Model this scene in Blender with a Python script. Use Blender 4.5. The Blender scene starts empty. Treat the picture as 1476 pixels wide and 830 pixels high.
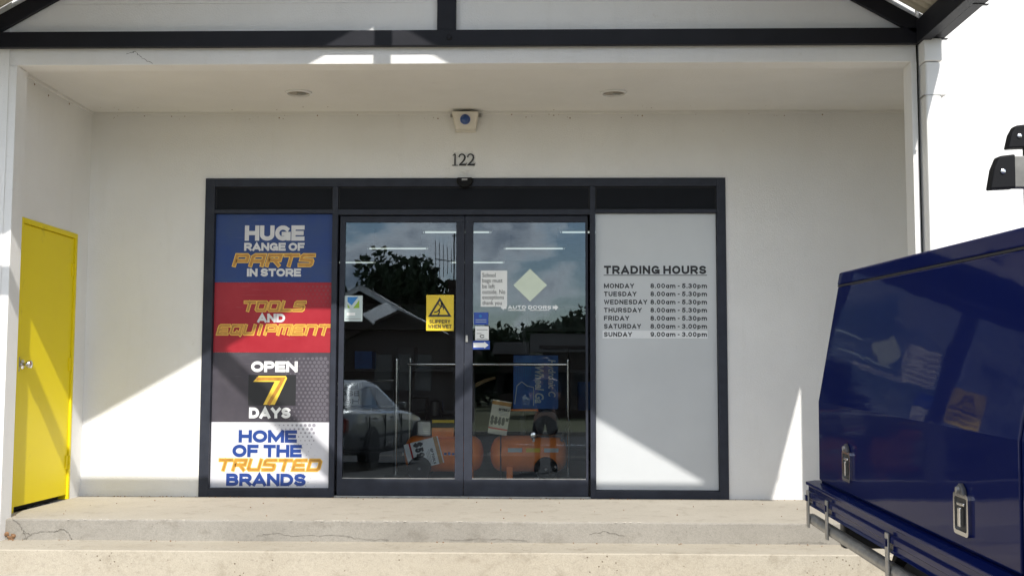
import bpy, math, random
from math import sin, cos, pi, radians, sqrt, atan2
from mathutils import Vector, Matrix
random.seed(7)
scene = bpy.context.scene
col = scene.collection
# ------------------------------------------------------------------ camera
F, CAM = 1650.0, Vector((0.605, -8.94, 0.911))
YAW, PITCH, ROLL = -0.0251, 0.0799, 0.0027
def ray(u, v):
    u -= 738; v -= 415
    c, s = cos(ROLL), sin(ROLL); a = c*u + s*v; b = -s*u + c*v
    x, y2, z2 = a/F, 1.0, -b/F
    c, s = cos(PITCH), sin(PITCH); y = c*y2 - s*z2; z = s*y2 + c*z2
    c, s = cos(YAW), sin(YAW)
    return Vector((c*x + s*y, -s*x + c*y, z))
def on(u, v, axis, val):
    """point where the photo pixel's ray meets the plane axis = val"""
    d = ray(u, v)
    return CAM + d*((val - CAM[axis])/d[axis])
fw = ray(738, 415).normalized(); rt = (ray(739, 415) - ray(738, 415)).normalized(); up = rt.cross(fw)
cam = bpy.data.cameras.new('camera'); cam.sensor_width = 36; cam.lens = 36*F/1476
cam.clip_start = 0.05; cam.clip_end = 3000
cam_o = bpy.data.objects.new('camera', cam); col.objects.link(cam_o)
cam_o.matrix_world = Matrix(((rt.x, up.x, -fw.x, CAM.x), (rt.y, up.y, -fw.y, CAM.y), (rt.z, up.z, -fw.z, CAM.z), (0, 0, 0, 1)))
scene.camera = cam_o
# ------------------------------------------------------------------ sky and sun
SUN = Vector((0.26, -1.0, 0.968)).normalized()            # towards the sun
world = bpy.data.worlds.new('World'); scene.world = world; world.use_nodes = True
nt = world.node_tree; nt.nodes.clear()
def wn(t, **k):
    n = nt.nodes.new(t)
    for a, b in k.items(): setattr(n, a, b)
    return n
def wmath(op, a, b=None):
    n = wn('ShaderNodeMath', operation=op)
    for i, q in enumerate((a, b)):
        if q is None: continue
        if isinstance(q, (int, float)): n.inputs[i].default_value = q
        else: nt.links.new(q, n.inputs[i])
    return n.outputs[0]
sky = wn('ShaderNodeTexSky', sky_type='NISHITA'); sky.sun_disc = False
sky.sun_elevation = math.asin(SUN.z); sky.sun_rotation = atan2(SUN.x, SUN.y)
sky.dust_density = 0.2; sky.ozone_density = 2.0
bg = wn('ShaderNodeBackground'); bg.inputs[1].default_value = 0.12
nt.links.new(sky.outputs[0], bg.inputs[0])
tc = wn('ShaderNodeTexCoord'); cb = wn('ShaderNodeMapping'); nt.links.new(tc.outputs['Generated'], cb.inputs[0]); cb.inputs['Scale'].default_value = (1, 1, 1.5)
n1 = wn('ShaderNodeTexNoise'); n1.inputs['Scale'].default_value = 7.5; n1.inputs['Detail'].default_value = 9; n1.inputs['Roughness'].default_value = 0.6
nt.links.new(cb.outputs[0], n1.inputs['Vector'])
cr = wn('ShaderNodeValToRGB'); cr.color_ramp.elements[0].position = 0.45; cr.color_ramp.elements[1].position = 0.53
nt.links.new(n1.outputs[0], cr.inputs[0])
cr2 = wn('ShaderNodeValToRGB'); e = cr2.color_ramp.elements      # thin rims bright, thick middles grey
e[0].position = 0.47; e[0].color = (1.0, 1.0, 1.0, 1); e[1].position = 0.63; e[1].color = (0.20, 0.235, 0.30, 1)
nt.links.new(n1.outputs[0], cr2.inputs[0])
bgc = wn('ShaderNodeBackground'); bgc.inputs[1].default_value = 2.1; nt.links.new(cr2.outputs[0], bgc.inputs[0])
mx = wn('ShaderNodeMixShader'); nt.links.new(wmath('MULTIPLY', cr.outputs[0], 0.85), mx.inputs[0])
nt.links.new(bg.outputs[0], mx.inputs[1]); nt.links.new(bgc.outputs[0], mx.inputs[2])
wo = wn('ShaderNodeOutputWorld'); nt.links.new(mx.outputs[0], wo.inputs[0])
sl = bpy.data.lights.new('sun', 'SUN'); sl.energy = 3.5; sl.angle = radians(0.53); sl.color = (1.0, 0.96, 0.90)
so = bpy.data.objects.new('sun', sl); col.objects.link(so); so.rotation_euler = SUN.to_track_quat('Z', 'Y').to_euler(); so.location = SUN*60
vs = scene.view_settings; vs.view_transform = 'Standard'; vs.look = 'None'; vs.exposure = 0.56; vs.gamma = 1.0; vs.use_curve_mapping = False
scene.render.engine = 'CYCLES'
scene.cycles.max_bounces = 10; scene.cycles.transparent_max_bounces = 16; scene.cycles.glossy_bounces = 5
scene.cycles.use_denoising = True; scene.cycles.caustics_reflective = False; scene.cycles.caustics_refractive = False

# ------------------------------------------------------------------ materials
class NT:
    def __init__(s, m): s.t = m.node_tree; s.b = s.t.nodes['Principled BSDF']
    def n(s, ty, **k):
        n = s.t.nodes.new(ty)
        for a, b in k.items():
            if a in n.inputs: n.inputs[a].default_value = b
            else: setattr(n, a, b)
        return n
    def l(s, a, b): s.t.links.new(a, b)
    def co(s): return s.n('ShaderNodeTexCoord').outputs['Object']
    def noise(s, scale, detail=4, rough=.55, vec=None):
        n = s.n('ShaderNodeTexNoise'); n.inputs['Scale'].default_value = scale; n.inputs['Detail'].default_value = detail; n.inputs['Roughness'].default_value = rough
        s.l(vec or s.co(), n.inputs['Vector']); return n.outputs[0]
    def ramp(s, fac, stops):
        r = s.n('ShaderNodeValToRGB'); e = r.color_ramp.elements
        while len(e) < len(stops): e.new(0.5)
        for q, (p, c) in zip(e, stops): q.position = p; q.color = (c, c, c, 1) if isinstance(c, (int, float)) else (*c, 1)
        s.l(fac, r.inputs[0]); return r.outputs[0]
    def mix(s, fac, a, b, bt='MIX'):
        m = s.n('ShaderNodeMix'); m.data_type = 'RGBA'; m.blend_type = bt
        for i, q in ((0, fac), (6, a), (7, b)):
            if isinstance(q, (int, float)): m.inputs[i].default_value = q
            elif isinstance(q, tuple): m.inputs[i].default_value = (*q, 1)
            else: s.l(q, m.inputs[i])
        return m.outputs[2]
    def bump(s, h, dist, strength=1.0):
        b = s.n('ShaderNodeBump'); b.inputs['Distance'].default_value = dist; b.inputs['Strength'].default_value = strength
        s.l(h, b.inputs['Height']); s.l(b.outputs[0], s.b.inputs['Normal'])
def mat(name, c, rough=.6, metal=0.0, coat=0.0, spec=.5, var=0.0, vs=6.0, fine=0.0, fs=120.0, fd=0.002):
    m = bpy.data.materials.new(name); m.use_nodes = True; k = NT(m); b = k.b
    b.inputs['Roughness'].default_value = rough; b.inputs['Metallic'].default_value = metal
    b.inputs['Coat Weight'].default_value = coat; b.inputs['Coat Roughness'].default_value = .03; b.inputs['Specular IOR Level'].default_value = spec
    if var:
        f = k.noise(vs, 6)
        k.l(k.mix(k.ramp(f, [(.3, 0), (.7, 1)]), tuple(x*(1-var) for x in c), tuple(min(1, x*(1+var)) for x in c)), b.inputs['Base Color'])
    else: b.inputs['Base Color'].default_value = (*c, 1)
    if fine: k.bump(k.noise(fs, 3), fd, fine)
    return m
def render_wall(name, c, dirt=.35):
    m = bpy.data.materials.new(name); m.use_nodes = True; k = NT(m)
    big = k.ramp(k.noise(1.3, 5, .6), [(.35, tuple(x*.93 for x in c)), (.7, c)])
    spots = k.ramp(k.noise(9, 8, .7), [(.30, (.62, .58, .52)), (.36, (1, 1, 1))])
    mp = k.n('ShaderNodeMapping'); mp.inputs['Scale'].default_value = (4, 4, .5); k.l(k.co(), mp.inputs[0])
    streak = k.ramp(k.noise(2.2, 5, .6, mp.outputs[0]), [(.26, (.90, .89, .87)), (.44, (1, 1, 1))])
    k.l(k.mix(dirt, k.mix(dirt, big, k.mix(1.0, big, spots, 'MULTIPLY')), k.mix(1.0, big, streak, 'MULTIPLY')), k.b.inputs['Base Color'])
    k.b.inputs['Roughness'].default_value = .85
    k.bump(k.noise(90, 5, .65), .006, .55)
    return m
def concrete(name, c1, c2, pits=1.0):
    m = bpy.data.materials.new(name); m.use_nodes = True; k = NT(m)
    base = k.ramp(k.noise(1.7, 7, .62), [(.30, c1), (.68, c2)])
    mp = k.n('ShaderNodeMapping'); mp.inputs['Scale'].default_value = (2.6, 2.0, 3); k.l(k.co(), mp.inputs[0])
    st = k.ramp(k.noise(2.5, 8, .68, mp.outputs[0]), [(.26, (.74, .72, .69)), (.46, (1, 1, 1))])
    v = k.n('ShaderNodeTexVoronoi'); v.inputs['Scale'].default_value = 34; k.l(k.co(), v.inputs['Vector'])
    keep = k.ramp(k.noise(5, 3), [(.52, 0), (.62, pits)])
    pit = k.mix(keep, (1, 1, 1), k.ramp(v.outputs['Distance'], [(.10, (.30, .25, .19)), (.20, (1, 1, 1))]))
    grain = k.mix(1.0, k.ramp(k.noise(150, 4, .7), [(.25, .78), (.7, 1.08)]), k.ramp(k.noise(42, 6, .8), [(.30, .80), (.46, 1.0), (.72, 1.06)]), 'MULTIPLY')
    c = k.mix(1.0, k.mix(1.0, k.mix(1.0, base, st, 'MULTIPLY'), pit, 'MULTIPLY'), grain, 'MULTIPLY')
    k.l(c, k.b.inputs['Base Color']); k.b.inputs['Roughness'].default_value = .9
    k.bump(k.mix(.5, k.noise(60, 6, .7), pit), .006, .7)
    return m
def emit(name, c, s):
    m = bpy.data.materials.new(name); m.use_nodes = True; b = NT(m).b
    b.inputs['Base Color'].default_value = (*c, 1); b.inputs['Emission Color'].default_value = (*c, 1); b.inputs['Emission Strength'].default_value = s
    return m
def glass(name, tint=(.975, .99, .985)):
    m = bpy.data.materials.new(name); m.use_nodes = True; t = m.node_tree; t.nodes.clear()
    tr = t.nodes.new('ShaderNodeBsdfTransparent'); tr.inputs[0].default_value = (*tint, 1)
    gl = t.nodes.new('ShaderNodeBsdfGlossy'); gl.inputs['Roughness'].default_value = 0.0; gl.inputs['Color'].default_value = (.80, .90, 1.0, 1)
    fr = t.nodes.new('ShaderNodeFresnel'); fr.inputs[0].default_value = 1.64
    # slight waviness of the float glass
    no = t.nodes.new('ShaderNodeTexNoise'); no.inputs['Scale'].default_value = 1.6; no.inputs['Detail'].default_value = 1
    co = t.nodes.new('ShaderNodeTexCoord'); t.links.new(co.outputs['Object'], no.inputs['Vector'])
    bp = t.nodes.new('ShaderNodeBump'); bp.inputs['Distance'].default_value = .0015; bp.inputs['Strength'].default_value = .25
    t.links.new(no.outputs[0], bp.inputs['Height']); t.links.new(bp.outputs[0], gl.inputs['Normal'])
    mx = t.nodes.new('ShaderNodeMixShader'); t.links.new(fr.outputs[0], mx.inputs[0]); t.links.new(tr.outputs[0], mx.inputs[1]); t.links.new(gl.outputs[0], mx.inputs[2])
    o = t.nodes.new('ShaderNodeOutputMaterial'); t.links.new(mx.outputs[0], o.inputs[0])
    return m
M = {}
M['wall'] = render_wall('white_render', (.81, .805, .79), .30)
M['ceil'] = render_wall('ceiling_paint', (.79, .78, .755), .15)
M['dark_gap'] = mat('joint_dark', (.03, .028, .025), .95)  # near-black backing of the expansion joint and the side door void
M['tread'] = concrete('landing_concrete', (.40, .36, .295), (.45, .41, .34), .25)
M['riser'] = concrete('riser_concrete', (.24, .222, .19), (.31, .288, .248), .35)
M['step'] = concrete('step_concrete', (.385, .34, .265), (.44, .395, .315), 1.0)
M['apron'] = concrete('apron_concrete', (.36, .32, .26), (.44, .40, .33), .5)
M['asphalt'] = mat('asphalt', (.038, .036, .034), .9, var=.25, vs=2, fine=.6, fs=200, fd=.004)
M['grass'] = mat('dry_grass', (.13, .13, .055), .95, var=.4, vs=1.2, fine=.6, fs=40, fd=.03)
M['crack'] = mat('crack_dark', (.13, .115, .095), .95)
M['chip'] = mat('chipped_white', (.50, .465, .40), .9)
M['rust'] = mat('rust_brown', (.22, .12, .06), .95, var=.4, vs=60)
M['steel'] = mat('charcoal_steel_paint', (.013, .0135, .018), .5, spec=.2, var=.15, vs=5, fine=.15, fs=60)
M['roof'] = mat('cream_roof_sheet', (.50, .46, .37), .5, var=.08, vs=3)
M['frame'] = mat('charcoal_aluminium', (.030, .034, .047), .5, spec=.18, var=.18, vs=9, fine=.1, fs=150, fd=.001)
M['gasket'] = mat('black_gasket', (.008, .008, .009), .6)
M['spandrel'] = mat('dark_spandrel', (.007, .008, .011), .5, spec=.12, var=.2, vs=4)
M['glass'] = glass('shop_glass')
M['yellow'] = mat('yellow_door_paint', (.74, .56, .008), .5, spec=.25, var=.06, vs=3, fine=.12, fs=25, fd=.003)
k = NT(M['yellow']); k.l(k.mix(k.ramp(k.noise(3.5, 7, .7), [(.62, 0), (.78, .55)]), k.mix(k.noise(2), (.78, .62, .008), (.82, .67, .012)), (.33, .25, .02)), k.b.inputs['Base Color'])
M['chrome'] = mat('chrome', (.72, .71, .69), .16, metal=1)
M['zinc'] = mat('dull_zinc', (.36, .35, .33), .45, metal=.8, var=.2, vs=20)
M['lens'] = mat('tinted_light_lens', (.26, .22, .17), .3, var=.3, vs=30)
M['alu'] = mat('weathered_aluminium', (.42, .41, .38), .42, metal=.85, var=.25, vs=9, fine=.2, fs=40)
M['bar'] = mat('dull_grey_extrusion', (.17, .165, .15), .6, metal=.3, var=.25, vs=9, fine=.2, fs=40)
M['pvc'] = mat('white_pvc', (.74, .74, .73), .45)
M['plastic_w'] = mat('cream_plastic', (.68, .64, .56), .5)
M['plastic_b'] = mat('black_plastic', (.008, .008, .009), .6, spec=.15, fine=.1)
M['wood'] = mat('pale_timber', (.55, .36, .18), .6, var=.2, vs=20)
M['rubber'] = mat('tyre_rubber', (.018, .018, .018), .85)
M['strobe'] = mat('blue_strobe_lens', (.005, .055, .24), .15, coat=.6)
M['blue'] = mat('navy_vehicle_paint', (.0010, .0052, .055), .55, coat=.42, spec=.02, var=.06, vs=2)
k = NT(M['blue']); k.b.inputs['Coat Roughness'].default_value = .035
bw = k.n('ShaderNodeBump'); bw.inputs['Distance'].default_value = .004; bw.inputs['Strength'].default_value = .35; k.l(k.noise(2.6, 2, .5), bw.inputs['Height']); k.l(bw.outputs[0], k.b.inputs['Coat Normal'])
M['silver'] = mat('silver_car_paint', (.21, .21, .205), .34, metal=.25, coat=1.0)
M['carglass'] = mat('dark_car_glass', (.012, .014, .015), .05, coat=.5)
M['lamp_red'] = mat('red_lamp_lens', (.22, .012, .01), .15)
M['lamp_clear'] = mat('clear_lamp_lens', (.6, .6, .58), .1, coat=1)
M['orange'] = mat('orange_tank_paint', (.92, .23, .025), .42, var=.08, vs=6)
M['steel_dark'] = mat('black_cast_iron', (.02, .02, .021), .5, var=.2, vs=30)
M['int_wall'] = mat('shop_inner_wall', (.45, .45, .44), .9, var=.1)
M['int_floor'] = mat('shop_vinyl_floor', (.48, .44, .38), .45, var=.15, vs=2)
M['shelf'] = mat('shelf_grey', (.06, .06, .065), .5)
M['tube'] = emit('fluorescent_tube', (.86, .97, .92), .40)
M['film_blue'] = None
def film(name, stops, axis='z', rough=.4, dots=None):
    m = mat(name, stops[0], rough, spec=.3); k = NT(m)
    f = k.noise(3.0, 5, .6); c = k.mix(k.ramp(f, [(.3, 0), (.7, 1)]), stops[0], stops[1])
    mp = k.n('ShaderNodeMapping'); mp.inputs['Scale'].default_value = (1.5, 1, 40); k.l(k.co(), mp.inputs[0])
    s = k.ramp(k.noise(2.0, 4, .6, mp.outputs[0]), [(.64, 0), (.76, .14)])
    k.l(k.mix(s, c, (.5, .5, .52)), k.b.inputs['Base Color']); return m
M['film_blue'] = film('poster_blue', ((.014, .045, .20), (.035, .065, .17)))
M['film_red'] = film('poster_red', ((.30, .010, .020), (.37, .026, .038)))
M['film_grey'] = film('poster_grey', ((.050, .045, .056), (.085, .076, .092)))
M['film_white'] = film('poster_white', ((.66, .66, .69), (.60, .60, .65)))
M['film_dots'] = mat('poster_halftone_grey', (.30, .29, .33), .4)
M['film_dots_d'] = mat('poster_halftone_dark', (.115, .105, .125), .4)
M['film_dots_r'] = mat('poster_halftone_red', (.25, .02, .03), .4)
M['t_silver'] = mat('print_silver', (.62, .62, .63), .4, var=.1, vs=12)
M['t_gold'] = mat('print_gold', (.80, .50, .07), .4, var=.12, vs=10)
M['t_amber'] = mat('print_amber', (.46, .22, .03), .4, var=.3, vs=14)
M['t_yellow'] = mat('print_yellow', (.85, .58, .06), .4)
M['t_blue'] = mat('print_blue', (.010, .046, .24), .4)
M['t_black'] = mat('print_black', (.012, .012, .014), .45)
M['t_white'] = mat('print_white', (.84, .85, .84), .45)
M['t_dark'] = mat('print_dark_grey', (.07, .07, .07), .5)
M['t_grey'] = mat('print_grey', (.30, .30, .30), .5)
M['panel_w'] = mat('frosted_white_film', (.54, .56, .57), .24, var=.05, vs=1.5, fine=.05, fs=8)
M['label_w'] = mat('white_overlay_strip', (.72, .74, .75), .4)
M['paper'] = mat('white_paper', (.80, .81, .79), .7, var=.05, vs=8)
M['paper_y'] = mat('cream_price_card', (.66, .62, .50), .7, var=.06, vs=20)
M['diamond'] = mat('pale_green_sticker', (.66, .74, .60), .5, var=.05, vs=9)
M['sign_y'] = mat('warning_yellow', (.72, .52, .02), .4, var=.06, vs=20)
M['sign_b'] = mat('royal_blue_sticker', (.02, .07, .36), .4)
M['sky_b'] = mat('bright_blue_print', (.02, .18, .48), .4)
M['lime'] = mat('lime_green_print', (.25, .42, .03), .4)
M['pale'] = mat('pale_teal_sticker', (.48, .56, .56), .4)
M['banner'] = mat('display_banner_blue', (.030, .13, .42), .55, var=.2, vs=5)
M['red'] = mat('print_red', (.5, .02, .02), .5)
M['brick'] = mat('house_dark_brick', (.07, .05, .042), .95, spec=.1, var=.3, vs=12)
M['iron'] = mat('corrugated_iron', (.50, .50, .49), .4, metal=.3, var=.1)
M['tile'] = mat('dark_roof_tile', (.035, .033, .032), .95, spec=.1, var=.2)
M['barge'] = mat('white_barge_paint', (.8, .8, .78), .6)
M['bark'] = mat('bark', (.11, .085, .06), .95, var=.3, vs=9)
M['leaf_a'] = mat('leaf_dark', (.035, .06, .022), .6, var=.3, vs=4)
M['leaf_b'] = mat('leaf_olive', (.06, .085, .035), .6, var=.3, vs=4)
M['skin'] = mat('skin', (.45, .26, .18), .55)
M['cloth_d'] = mat('dark_cloth', (.022, .024, .03), .9)
M['cloth_t'] = mat('navy_shirt_cloth', (.03, .04, .075), .9)
M['boot'] = mat('boot_leather', (.03, .022, .016), .6)
M['hair'] = mat('dark_hair', (.03, .02, .014), .7)

# ------------------------------------------------------------------ mesh helpers
class B:
    def __init__(s): s.v = []; s.f = []
    def box(s, x0, x1, y0, y1, z0, z1):
        b = len(s.v); s.v += [(x, y, z) for z in (z0, z1) for y in (y0, y1) for x in (x0, x1)]
        s.f += [tuple(b+i for i in q) for q in ((0, 2, 3, 1), (4, 5, 7, 6), (0, 1, 5, 4), (2, 6, 7, 3), (0, 4, 6, 2), (1, 3, 7, 5))]; return s
    def quad(s, a, b, c, d):
        k = len(s.v); s.v += [tuple(a), tuple(b), tuple(c), tuple(d)]; s.f.append((k, k+1, k+2, k+3)); return s
    def poly(s, pts):
        k = len(s.v); s.v += [tuple(p) for p in pts]; s.f.append(tuple(range(k, k+len(pts)))); return s
    def prism(s, pts, d):
        """closed polygon pts swept by the vector d"""
        k = len(s.v); n = len(pts); d = Vector(d)
        s.v += [tuple(p) for p in pts] + [tuple(Vector(p)+d) for p in pts]
        s.f += [tuple(range(k+n-1, k-1, -1)), tuple(range(k+n, k+2*n))] + [(k+i, k+(i+1) % n, k+n+(i+1) % n, k+n+i) for i in range(n)]; return s
    def tube(s, pts, r, n=10, cap=True):
        pts = [Vector(p) for p in pts]; rs = r if isinstance(r, (list, tuple)) else [r]*len(pts); k = len(s.v); u = None
        for i, p in enumerate(pts):
            t = (pts[min(i+1, len(pts)-1)] - pts[max(i-1, 0)]).normalized()
            if u is None: u = t.orthogonal().normalized()
            u = (u - t*u.dot(t)).normalized(); w = t.cross(u)
            s.v += [tuple(p + (u*cos(a) + w*sin(a))*rs[i]) for a in (2*pi*j/n for j in range(n))]
        for i in range(len(pts)-1):
            s.f += [(k+i*n+j, k+i*n+(j+1) % n, k+(i+1)*n+(j+1) % n, k+(i+1)*n+j) for j in range(n)]
        if cap: s.f += [tuple(range(k+n-1, k-1, -1)), tuple(range(k+(len(pts)-1)*n, k+len(pts)*n))]
        return s
    def lathe(s, prof, o, ax, n=24):
        """prof: (distance along axis, radius)"""
        o = Vector(o); ax = Vector(ax).normalized(); u = ax.orthogonal().normalized(); w = ax.cross(u); k = len(s.v)
        for h, r in prof: s.v += [tuple(o + ax*h + (u*cos(a) + w*sin(a))*max(r, 1e-4)) for a in (2*pi*j/n for j in range(n))]
        for i in range(len(prof)-1):
            s.f += [(k+i*n+j, k+i*n+(j+1) % n, k+(i+1)*n+(j+1) % n, k+(i+1)*n+j) for j in range(n)]
        s.f += [tuple(range(k+n-1, k-1, -1)), tuple(range(k+(len(prof)-1)*n, k+len(prof)*n))]; return s
    def add(s, name, m, parent=None, local=False, smooth=False, bev=0.0):
        off = Vector((0, 0, 0))
        if parent is not None and not local:
            r = parent
            while r.parent: r = r.parent
            off = r.location
        me = bpy.data.meshes.new(name); me.from_pydata([(x-off.x, y-off.y, z-off.z) for x, y, z in s.v], [], s.f); me.validate(); me.update()
        me.materials.append(M[m] if isinstance(m, str) else m)
        o = bpy.data.objects.new(name, me); col.objects.link(o); o.parent = parent
        if smooth:
            for p in me.polygons: p.use_smooth = True
            me.set_sharp_from_angle(angle=radians(38))
        if bev:
            b = o.modifiers.new('bevel', 'BEVEL'); b.width = bev; b.segments = 2; b.limit_method = 'ANGLE'; b.angle_limit = radians(40)
        return o
def thing(name, loc, label, cat, group=None):
    o = bpy.data.objects.new(name, None); col.objects.link(o); o.location = loc; o.empty_display_size = .1
    return tag(o, label, cat, group)
def tag(o, label, cat, group=None):
    o['label'] = label; o['category'] = cat
    if group: o['group'] = group
    return o
def struct(o): o['kind'] = 'structure'; return o
def pbox(u0, v0, u1, v1, y):
    um, vm = (u0+u1)/2, (v0+v1)/2
    return on(u0, vm, 1, y).x, on(u1, vm, 1, y).x, on(um, v1, 1, y).z, on(um, v0, 1, y).z
dg = None
_tx = {}
def glyphs(body, bold, space=1.0, shear=0.0):
    key = (body, bold, space, shear)
    if key not in _tx:
        cu = bpy.data.curves.new('text', 'FONT'); cu.body = body; cu.offset = bold; cu.space_character = space; cu.shear = shear; cu.resolution_u = 3; cu.space_line = 1.0
        o = bpy.data.objects.new('text', cu); col.objects.link(o); bpy.context.view_layer.update()
        me = bpy.data.meshes.new_from_object(o.evaluated_get(bpy.context.evaluated_depsgraph_get()))
        _tx[key] = ([tuple(v.co) for v in me.vertices], [tuple(p.vertices) for p in me.polygons])
        bpy.data.objects.remove(o); bpy.data.curves.remove(cu); bpy.data.meshes.remove(me)
    return _tx[key]
def text(body, rect, y, m, parent, bold=0.0, name='lettering', space=1.0, shear=0.0):
    """flat lettering scaled into rect (x0, x1, z0, z1) on the plane y, read from -y"""
    vs_, fs_ = glyphs(body, 0.0 if bold >= .03 else bold, space, shear); x0, x1, z0, z1 = rect
    ax = [v[0] for v in vs_]; ay = [v[1] for v in vs_]; a0, a1, b0, b1 = min(ax), max(ax), min(ay), max(ay)
    sm = 0.0 if bold < .03 else .034*(z1-z0)*(bold/.03)          # heavy weights: overlaid, slightly shifted layers
    x0 += sm; x1 -= sm; b = B()
    for i, dx in enumerate((0, -sm, sm, -sm*.5, sm*.5) if sm else (0,)):
        k = len(b.v); b.v += [(x0 + dx + (v[0]-a0)/(a1-a0)*(x1-x0), y - .0001*i, z0 + (v[1]-b0)/(b1-b0)*(z1-z0)) for v in vs_]; b.f += [tuple(k+q for q in f) for f in fs_]
    return b.add(name, m, parent)
# angular italic letters drawn as strokes on a unit cell
ST = {'P': [[(0, 0), (0, 1), (.9, 1), (1, .9), (1, .42), (.15, .42)]], 'A': [[(0, 0), (0, .82), (.2, 1), (1, 1), (1, 0)], [(0, .42), (1, .42)]],
      'R': [[(0, 0), (0, 1), (1, 1), (1, .5), (.15, .5)], [(.5, .5), (1, 0)]], 'T': [[(-.05, 1), (1.05, 1)], [(.5, 1), (.5, 0)]],
      'S': [[(1, 1), (.12, 1), (0, .88), (0, .55), (.95, .5), (1, .42), (1, .1), (.9, 0), (0, 0)]], 'O': [[(0, .1), (0, 1), (.9, 1), (1, .9), (1, 0), (.1, 0), (0, .1)]],
      'L': [[(0, 1), (0, 0), (1, 0)]], 'E': [[(1, 1), (.1, 1), (0, .9), (0, 0), (1, 0)], [(0, .5), (.85, .5)]],
      'Q': [[(0, .1), (0, 1), (1, 1), (1, 0), (.1, 0), (0, .1)], [(.62, .25), (1.08, -.12)]], 'U': [[(0, 1), (0, .1), (.1, 0), (1, 0), (1, 1)]],
      'I': [[(.5, 1), (.5, 0)]], 'M': [[(0, 0), (0, 1), (1.2, 1), (1.2, 0)], [(.6, 1), (.6, .1)]], 'N': [[(0, 0), (0, 1), (.9, 1), (1, .9), (1, 0)]],
      'D': [[(0, 0), (0, 1), (.85, 1), (1, .85), (1, .15), (.85, 0), (0, 0)]], '7': [[(0, .93), (1, 1), (.42, 0)]]}
def strokes(b, pts, w, y):
    """mitred ribbon along a 2-D polyline, on the plane y"""
    P = [Vector(p) for p in pts]; n = len(P); closed = (P[0]-P[-1]).length < 1e-6
    L, R = [], []
    for i in range(n):
        if closed: a, c = P[(i-1) % (n-1)], P[(i+1) % (n-1)] if i < n-1 else P[1]
        else: a, c = P[max(i-1, 0)], P[min(i+1, n-1)]
        d1 = (P[i]-a) if (closed or i > 0) else (c-P[i]); d2 = (c-P[i]) if (closed or i < n-1) else d1
        d1 = d1.normalized(); d2 = d2.normalized(); n1 = Vector((-d1.y, d1.x)); n2 = Vector((-d2.y, d2.x)); mm = (n1+n2)
        mm = mm.normalized() if mm.length > 1e-6 else n1
        k = w/2/max(.45, mm.dot(n1)); ext = Vector((0, 0))
        if not closed and i == 0: ext = -d1*w*.5
        if not closed and i == n-1: ext = d2*w*.5
        L.append(P[i]+mm*k+ext); R.append(P[i]-mm*k+ext)
    for i in range(n-1):
        b.quad((R[i].x, y, R[i].y), (R[i+1].x, y, R[i+1].y), (L[i+1].x, y, L[i+1].y), (L[i].x, y, L[i].y))
def gold(word, rect, y, parent, gap=.44, w=.33, inner=.165, shear=.28):
    x0, x1, z0, z1 = rect; h = z1-z0
    wid = [(.5 if c == 'I' else 1.2 if c == 'M' else 1.0) for c in word]
    tot = sum(wid) + gap*(len(word)-1) + w*0.5
    cw = (x1-x0-shear*h)/tot; wr = w*h*.9
    for m, ww, yy in (('t_gold', wr, y), ('t_amber', wr*inner/.26*1.0, y-.0006)):
        b = B(); x = x0 + wr*.5
        for c, q in zip(word, wid):
            for ip, pl in enumerate(ST[c]):
                pts = []
                for px, pz in pl:
                    if c == 'I': px = .25
                    zz = wr*.5 + pz*(h-wr); pts.append((x + px*cw + shear*zz, z0 + zz))
                strokes(b, pts, ww, yy-.00012*ip)
            x += (q+gap)*cw
        b.add('lettering', m, parent)

# ------------------------------------------------------------------ ground, apron, street
G0 = -0.285
def gz(y):
    if y > -1.9: return G0
    if y > -14: return G0 + .033*(y+1.9)
    return G0 + .033*(-12.1)
def sheet(name, x0, x1, ys, dz, m, nx=1):
    b = B()
    for i in range(len(ys)-1):
        b.quad((x0, ys[i], gz(ys[i])+dz), (x0, ys[i+1], gz(ys[i+1])+dz), (x1, ys[i+1], gz(ys[i+1])+dz), (x1, ys[i], gz(ys[i])+dz))
    return struct(b.add(name, m))
sheet('ground', -900, 900, (60, -1.9, -14, -900), -.012, 'grass')
sheet('apron', -14, 14, (.1, -1.9, -7.2), 0.0, 'apron')
sheet('car_park', -14, 14, (-7.2, -14, -15.2), -.004, 'asphalt')
kb = B().box(-60, 60, -15.35, -15.2, gz(-15)-.2, gz(-15)+.004); struct(kb.add('kerb', 'apron'))
sheet('road', -200, 200, (-15.35, -24), -.006, 'asphalt')
b = B()
for k in range(-14, 15): b.box(k*6, k*6+3, -19.7, -19.58, gz(-20)-.01, gz(-20)-.001)
struct(b.add('road_marking', 't_white'))
kb = B().box(-60, 60, -24.15, -24, gz(-24)-.2, gz(-24)+.12); struct(kb.add('kerb', 'apron'))

# ------------------------------------------------------------------ landing and step
def slab(name, x0, x1, yb, yf, z1, z0, mt, mr, seed, chip):
    rnd = random.Random(seed); n = 420; b = B(); r = B(); prev = None; dz = dy = 0
    for i in range(n+1):
        x = x0 + (x1-x0)*i/n; t = sin(i*.11+seed)+sin(i*.043+2*seed)
        dz = .6*dz + .4*rnd.uniform(0, chip)*(2.2 if rnd.random() < .06 else .6); dy = .6*dy + .4*rnd.uniform(0, chip)*(2.2 if rnd.random() < .06 else .6)
        sec = [(x, yb, z1), (x, yf+.03, z1), (x, yf+.004+dy, z1-.001), (x, yf+.0005*t, z1-.006-dz), (x, yf+.001*t, z1-.03), (x, yf+.002*t, z0)]
        if prev:
            for q in range(2): b.quad(prev[q], prev[q+1], sec[q+1], sec[q])
            for q in range(2, 5): r.quad(prev[q], prev[q+1], sec[q+1], sec[q])
        prev = sec
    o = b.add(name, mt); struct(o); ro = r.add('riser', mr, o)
    return o
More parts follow.
